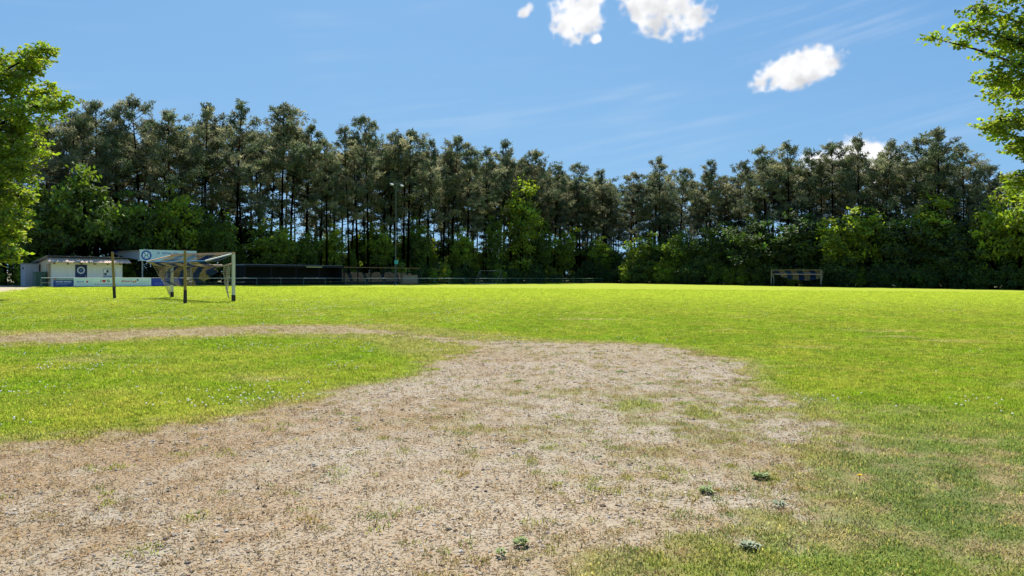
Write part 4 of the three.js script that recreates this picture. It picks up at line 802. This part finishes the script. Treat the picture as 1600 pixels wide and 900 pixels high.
{
  const r = rng(2024), green = [], straw = [], stones = [], clover = [];
  const zOf = (a, b, p) => { const q = r(); return Math.pow(lerp(Math.pow(a, p), Math.pow(b, p), q), 1 / p); };
  for (let k = 0; k < 280000; k++) {
    const z = zOf(2.6, 75, 0.7), x = (r() * 2 - 1) * (0.80 * z + 1.2), g = groundAt(x, z); if (g.lane > 0.4 || g.wood > 0.6) continue;
    const s = (0.8 + r() * 0.5) * (1 + z / 30), v = 0.55 + r() * 0.95;
    const dryHere = g.wr * g.patch;
    if (g.bare > 0.35) {
      const cl = fbm(x * 2.6, z * 2.6, 44, 2), sparse = g.bare > 0.8 ? clamp(0.30 - x * 0.05, 0.22, 0.6) : 0.8;
      if (r() > sparse) continue;
      if (cl > 0.36 && r() < 0.6) green.push([x, z, s * (0.6 + r() * 0.6), r() * 6.28, mix3(COL.yel, COL.lush, r() * 0.9).map((q) => q * v * 1.35), 0.8]);
      else { const q0 = r(), dr = q0 < 0.45 ? mix3(COL.dry, COL.rust, r()) : q0 < 0.8 ? mix3([0.20, 0.115, 0.05], COL.rust, r()) : mix3([0.25, 0.20, 0.06], COL.dry, r()); straw.push([x, z, s * 0.8, r() * 6.28, dr.map((q) => q * v * 1.15), 0.35 + r() * 0.3]); }
    } else if (r() < dryHere * 0.6) straw.push([x, z, s, r() * 6.28, COL.dry.map((q) => q * v * 1.1), 0.5]);
    else green.push([x, z, s, r() * 6.28, mix3(g.c, r() < 0.42 ? [0.30, 0.25, 0.06] : [0.10, 0.155, 0.012], Math.pow(r(), 1.3) * 0.8 * (1 - smooth(25, 60, z))).map((q) => q * v * 1.68), lerp(1, 0.7, dryHere) * (0.8 + r() * 0.4)]);
  }
  for (let k = 0; k < 5500; k++) {                               // small clumps of living grass on the bare track
    const z = zOf(2.8, 18, 1.0), x = (r() * 2 - 1) * (0.80 * z + 1), g = groundAt(x, z); if (g.bare < 0.3) continue;
    const keep = clamp(0.40 + x * 0.13 - Math.abs(z - 8.5) * 0.02 + fbm(x * 0.8, z * 0.8, 45, 3) * 0.9); if (r() > keep) continue;
    const n = 2 + Math.floor(r() * r() * 12), rad = 0.02 + n * 0.006, hue = r(), c = hue < 0.25 ? [0.26, 0.20, 0.06] : hue < 0.75 ? [0.20, 0.21, 0.035] : [0.11, 0.17, 0.03];
    for (let q = 0; q < n; q++) { const a = r() * 6.28, d = Math.sqrt(r()) * rad, v = 0.9 + r() * 0.7; green.push([x + Math.cos(a) * d * 1.4, z + Math.sin(a) * d, 0.7 + r() * 0.5, r() * 6.28, c.map((w) => w * v * 1.15), 0.6 + r() * 0.5]); }
  }
  const grassMat = new THREE.MeshPhysicalMaterial({ color: 0xffffff, vertexColors: true, roughness: 0.9, transmission: 0.48, thickness: 0, side: THREE.DoubleSide, specularIntensity: 0.1 });
  scatter('grass', 'short mown green grass blades covering the lawn', 'grass', bladeTuft(1, 10, 0.019, 0.055, 0.0027), grassMat, green);
  scatter('dead_grass', 'flattened tan dead grass strewn over the bare track', 'dead grass', bladeTuft(2, 7, 0.03, 0.06, 0.0026), grassMat, straw);
  for (let k = 0; k < 90000; k++) {
    const z = zOf(2.6, 16, 0.8), x = (r() * 2 - 1) * (0.80 * z + 1.2), g = groundAt(x, z); if (g.bare < 0.6) continue;
    const s = (0.0022 + Math.pow(r(), 6) * 0.012) * (0.7 + 0.6 * smooth(-0.3, 0.3, fbm(x * 1.3, z * 1.3, 71, 2))), v = r(), c = v < 0.10 ? [0.045, 0.038, 0.03] : v < 0.5 ? mix3([0.26, 0.21, 0.15], [0.42, 0.36, 0.27], r()) : v < 0.85 ? mix3([0.15, 0.09, 0.05], [0.28, 0.20, 0.12], r()) : mix3([0.17, 0.155, 0.135], [0.30, 0.275, 0.24], r());
    stones.push([x, z, s * (1 + z / 14), r() * 6.28, c, 0.5 + r() * 0.4, -0.012]);
  }
  scatter('gravel', 'loose small stones lying on the bare track', 'gravel', new THREE.DodecahedronGeometry(1, 0).scale(1, 0.8, 0.75), std([1, 1, 1], 0.9), stones);
  for (let k = 0; k < 42000; k++) {
    const z = zOf(6, 45, 0.8), x = (r() * 2 - 1) * (0.80 * z + 1), g = groundAt(x, z); if (g.bare > 0.3 || g.wood > 0.3 || g.wr > 0.5) continue;
    const dens = smooth(0.10, 0.45, fbm(x * 0.5, z * 0.5, 61, 3) + fbm(x * 2, z * 2, 62, 2) * 0.4 + (x < 0 ? 0.12 : -0.12)); if (r() > dens * 0.5) continue;
    clover.push([x, z, (0.7 + r() * 0.5) * (1 + z / 60), r() * 6.28, [0.72, 0.70, 0.58], 0.8, 0.03 + r() * 0.02]);
  }
  scatter('clover_flowers', 'small white clover heads dotted over the lawn', 'clover', new THREE.IcosahedronGeometry(0.0095, 0), std([1, 1, 1], 0.8), clover);
}
// single weeds on the edge of the track and a dandelion
{
  const r = rng(66), mat = leafMat(0.3, 0.7);
  const weed = (px, py, n, L, label, pal) => {
    const [X, Z] = onGround(px, py), o = thing('weed', label, 'weed', at3([X, Z])), B = new Build();
    for (let k = 0; k < n; k++) { const a = k / n * 6.283 + r() * 0.5, up = 0.08 + r() * 0.45, l = Math.hypot(1, up), q = L * (0.6 + r() * 0.6); B.leaf(Math.cos(a) * 0.01, 0.004, Math.sin(a) * 0.01, Math.cos(a) / l, up / l, Math.sin(a) / l, 0, 1, 0, q, q * 0.24, mix3(pal[0], pal[1], r())); B.leaf(Math.cos(a) * q * 0.4, 0.02, Math.sin(a) * q * 0.4, Math.cos(a + 0.8) / l, up / l, Math.sin(a + 0.8) / l, 0, 1, 0, q * 0.6, q * 0.15, mix3(pal[0], pal[1], r())); }
    mesh('leaves', B.build(), mat, o); mesh('stem', bar(V3(0, 0, 0), V3(0.004, 0.03, 0), 0.004, 6), M.green, o);
  };
  const pg = [[0.09, 0.15, 0.02], [0.18, 0.24, 0.04]], pale = [[0.16, 0.20, 0.11], [0.24, 0.27, 0.17]];
  weed(1104, 768, 20, 0.055, 'low green weed growing on the bare gravel near the track edge', pg);
  weed(1188, 746, 24, 0.07, 'wide flat weed at the border of bare gravel and lawn', pg);
  weed(1172, 856, 24, 0.06, 'pale silvery weed in the near lawn beside the track', pale);
  weed(1218, 790, 18, 0.05, 'small pale weed where the track edge meets patchy grass', pale);
  weed(814, 850, 16, 0.045, 'small tuft like weed alone on the near gravel', pg);
  weed(783, 866, 14, 0.04, 'low weed on the nearest gravel beside a smaller tuft', pg);
  const [X, Z] = onGround(1343, 753), d = thing('dandelion', 'single yellow dandelion flower in the patchy near lawn', 'flower', at3([X, Z]));
  const B = new Build(); for (let k = 0; k < 34; k++) { const a = k * 2.4, e = 0.1 + (k / 34) * 1.0, l = Math.hypot(1, e); B.leaf(0, 0.045, 0, Math.cos(a) / l, e / l, Math.sin(a) / l, 0, 1, 0, 0.02, 0.005, [0.80, 0.58, 0.01]); }
  mesh('petals', B.build(), leafMat(0.2), d); mesh('stem', bar(V3(0, 0, 0), V3(0, 0.046, 0), 0.002, 6), M.green, d);
}

renderer.render(scene, camera);
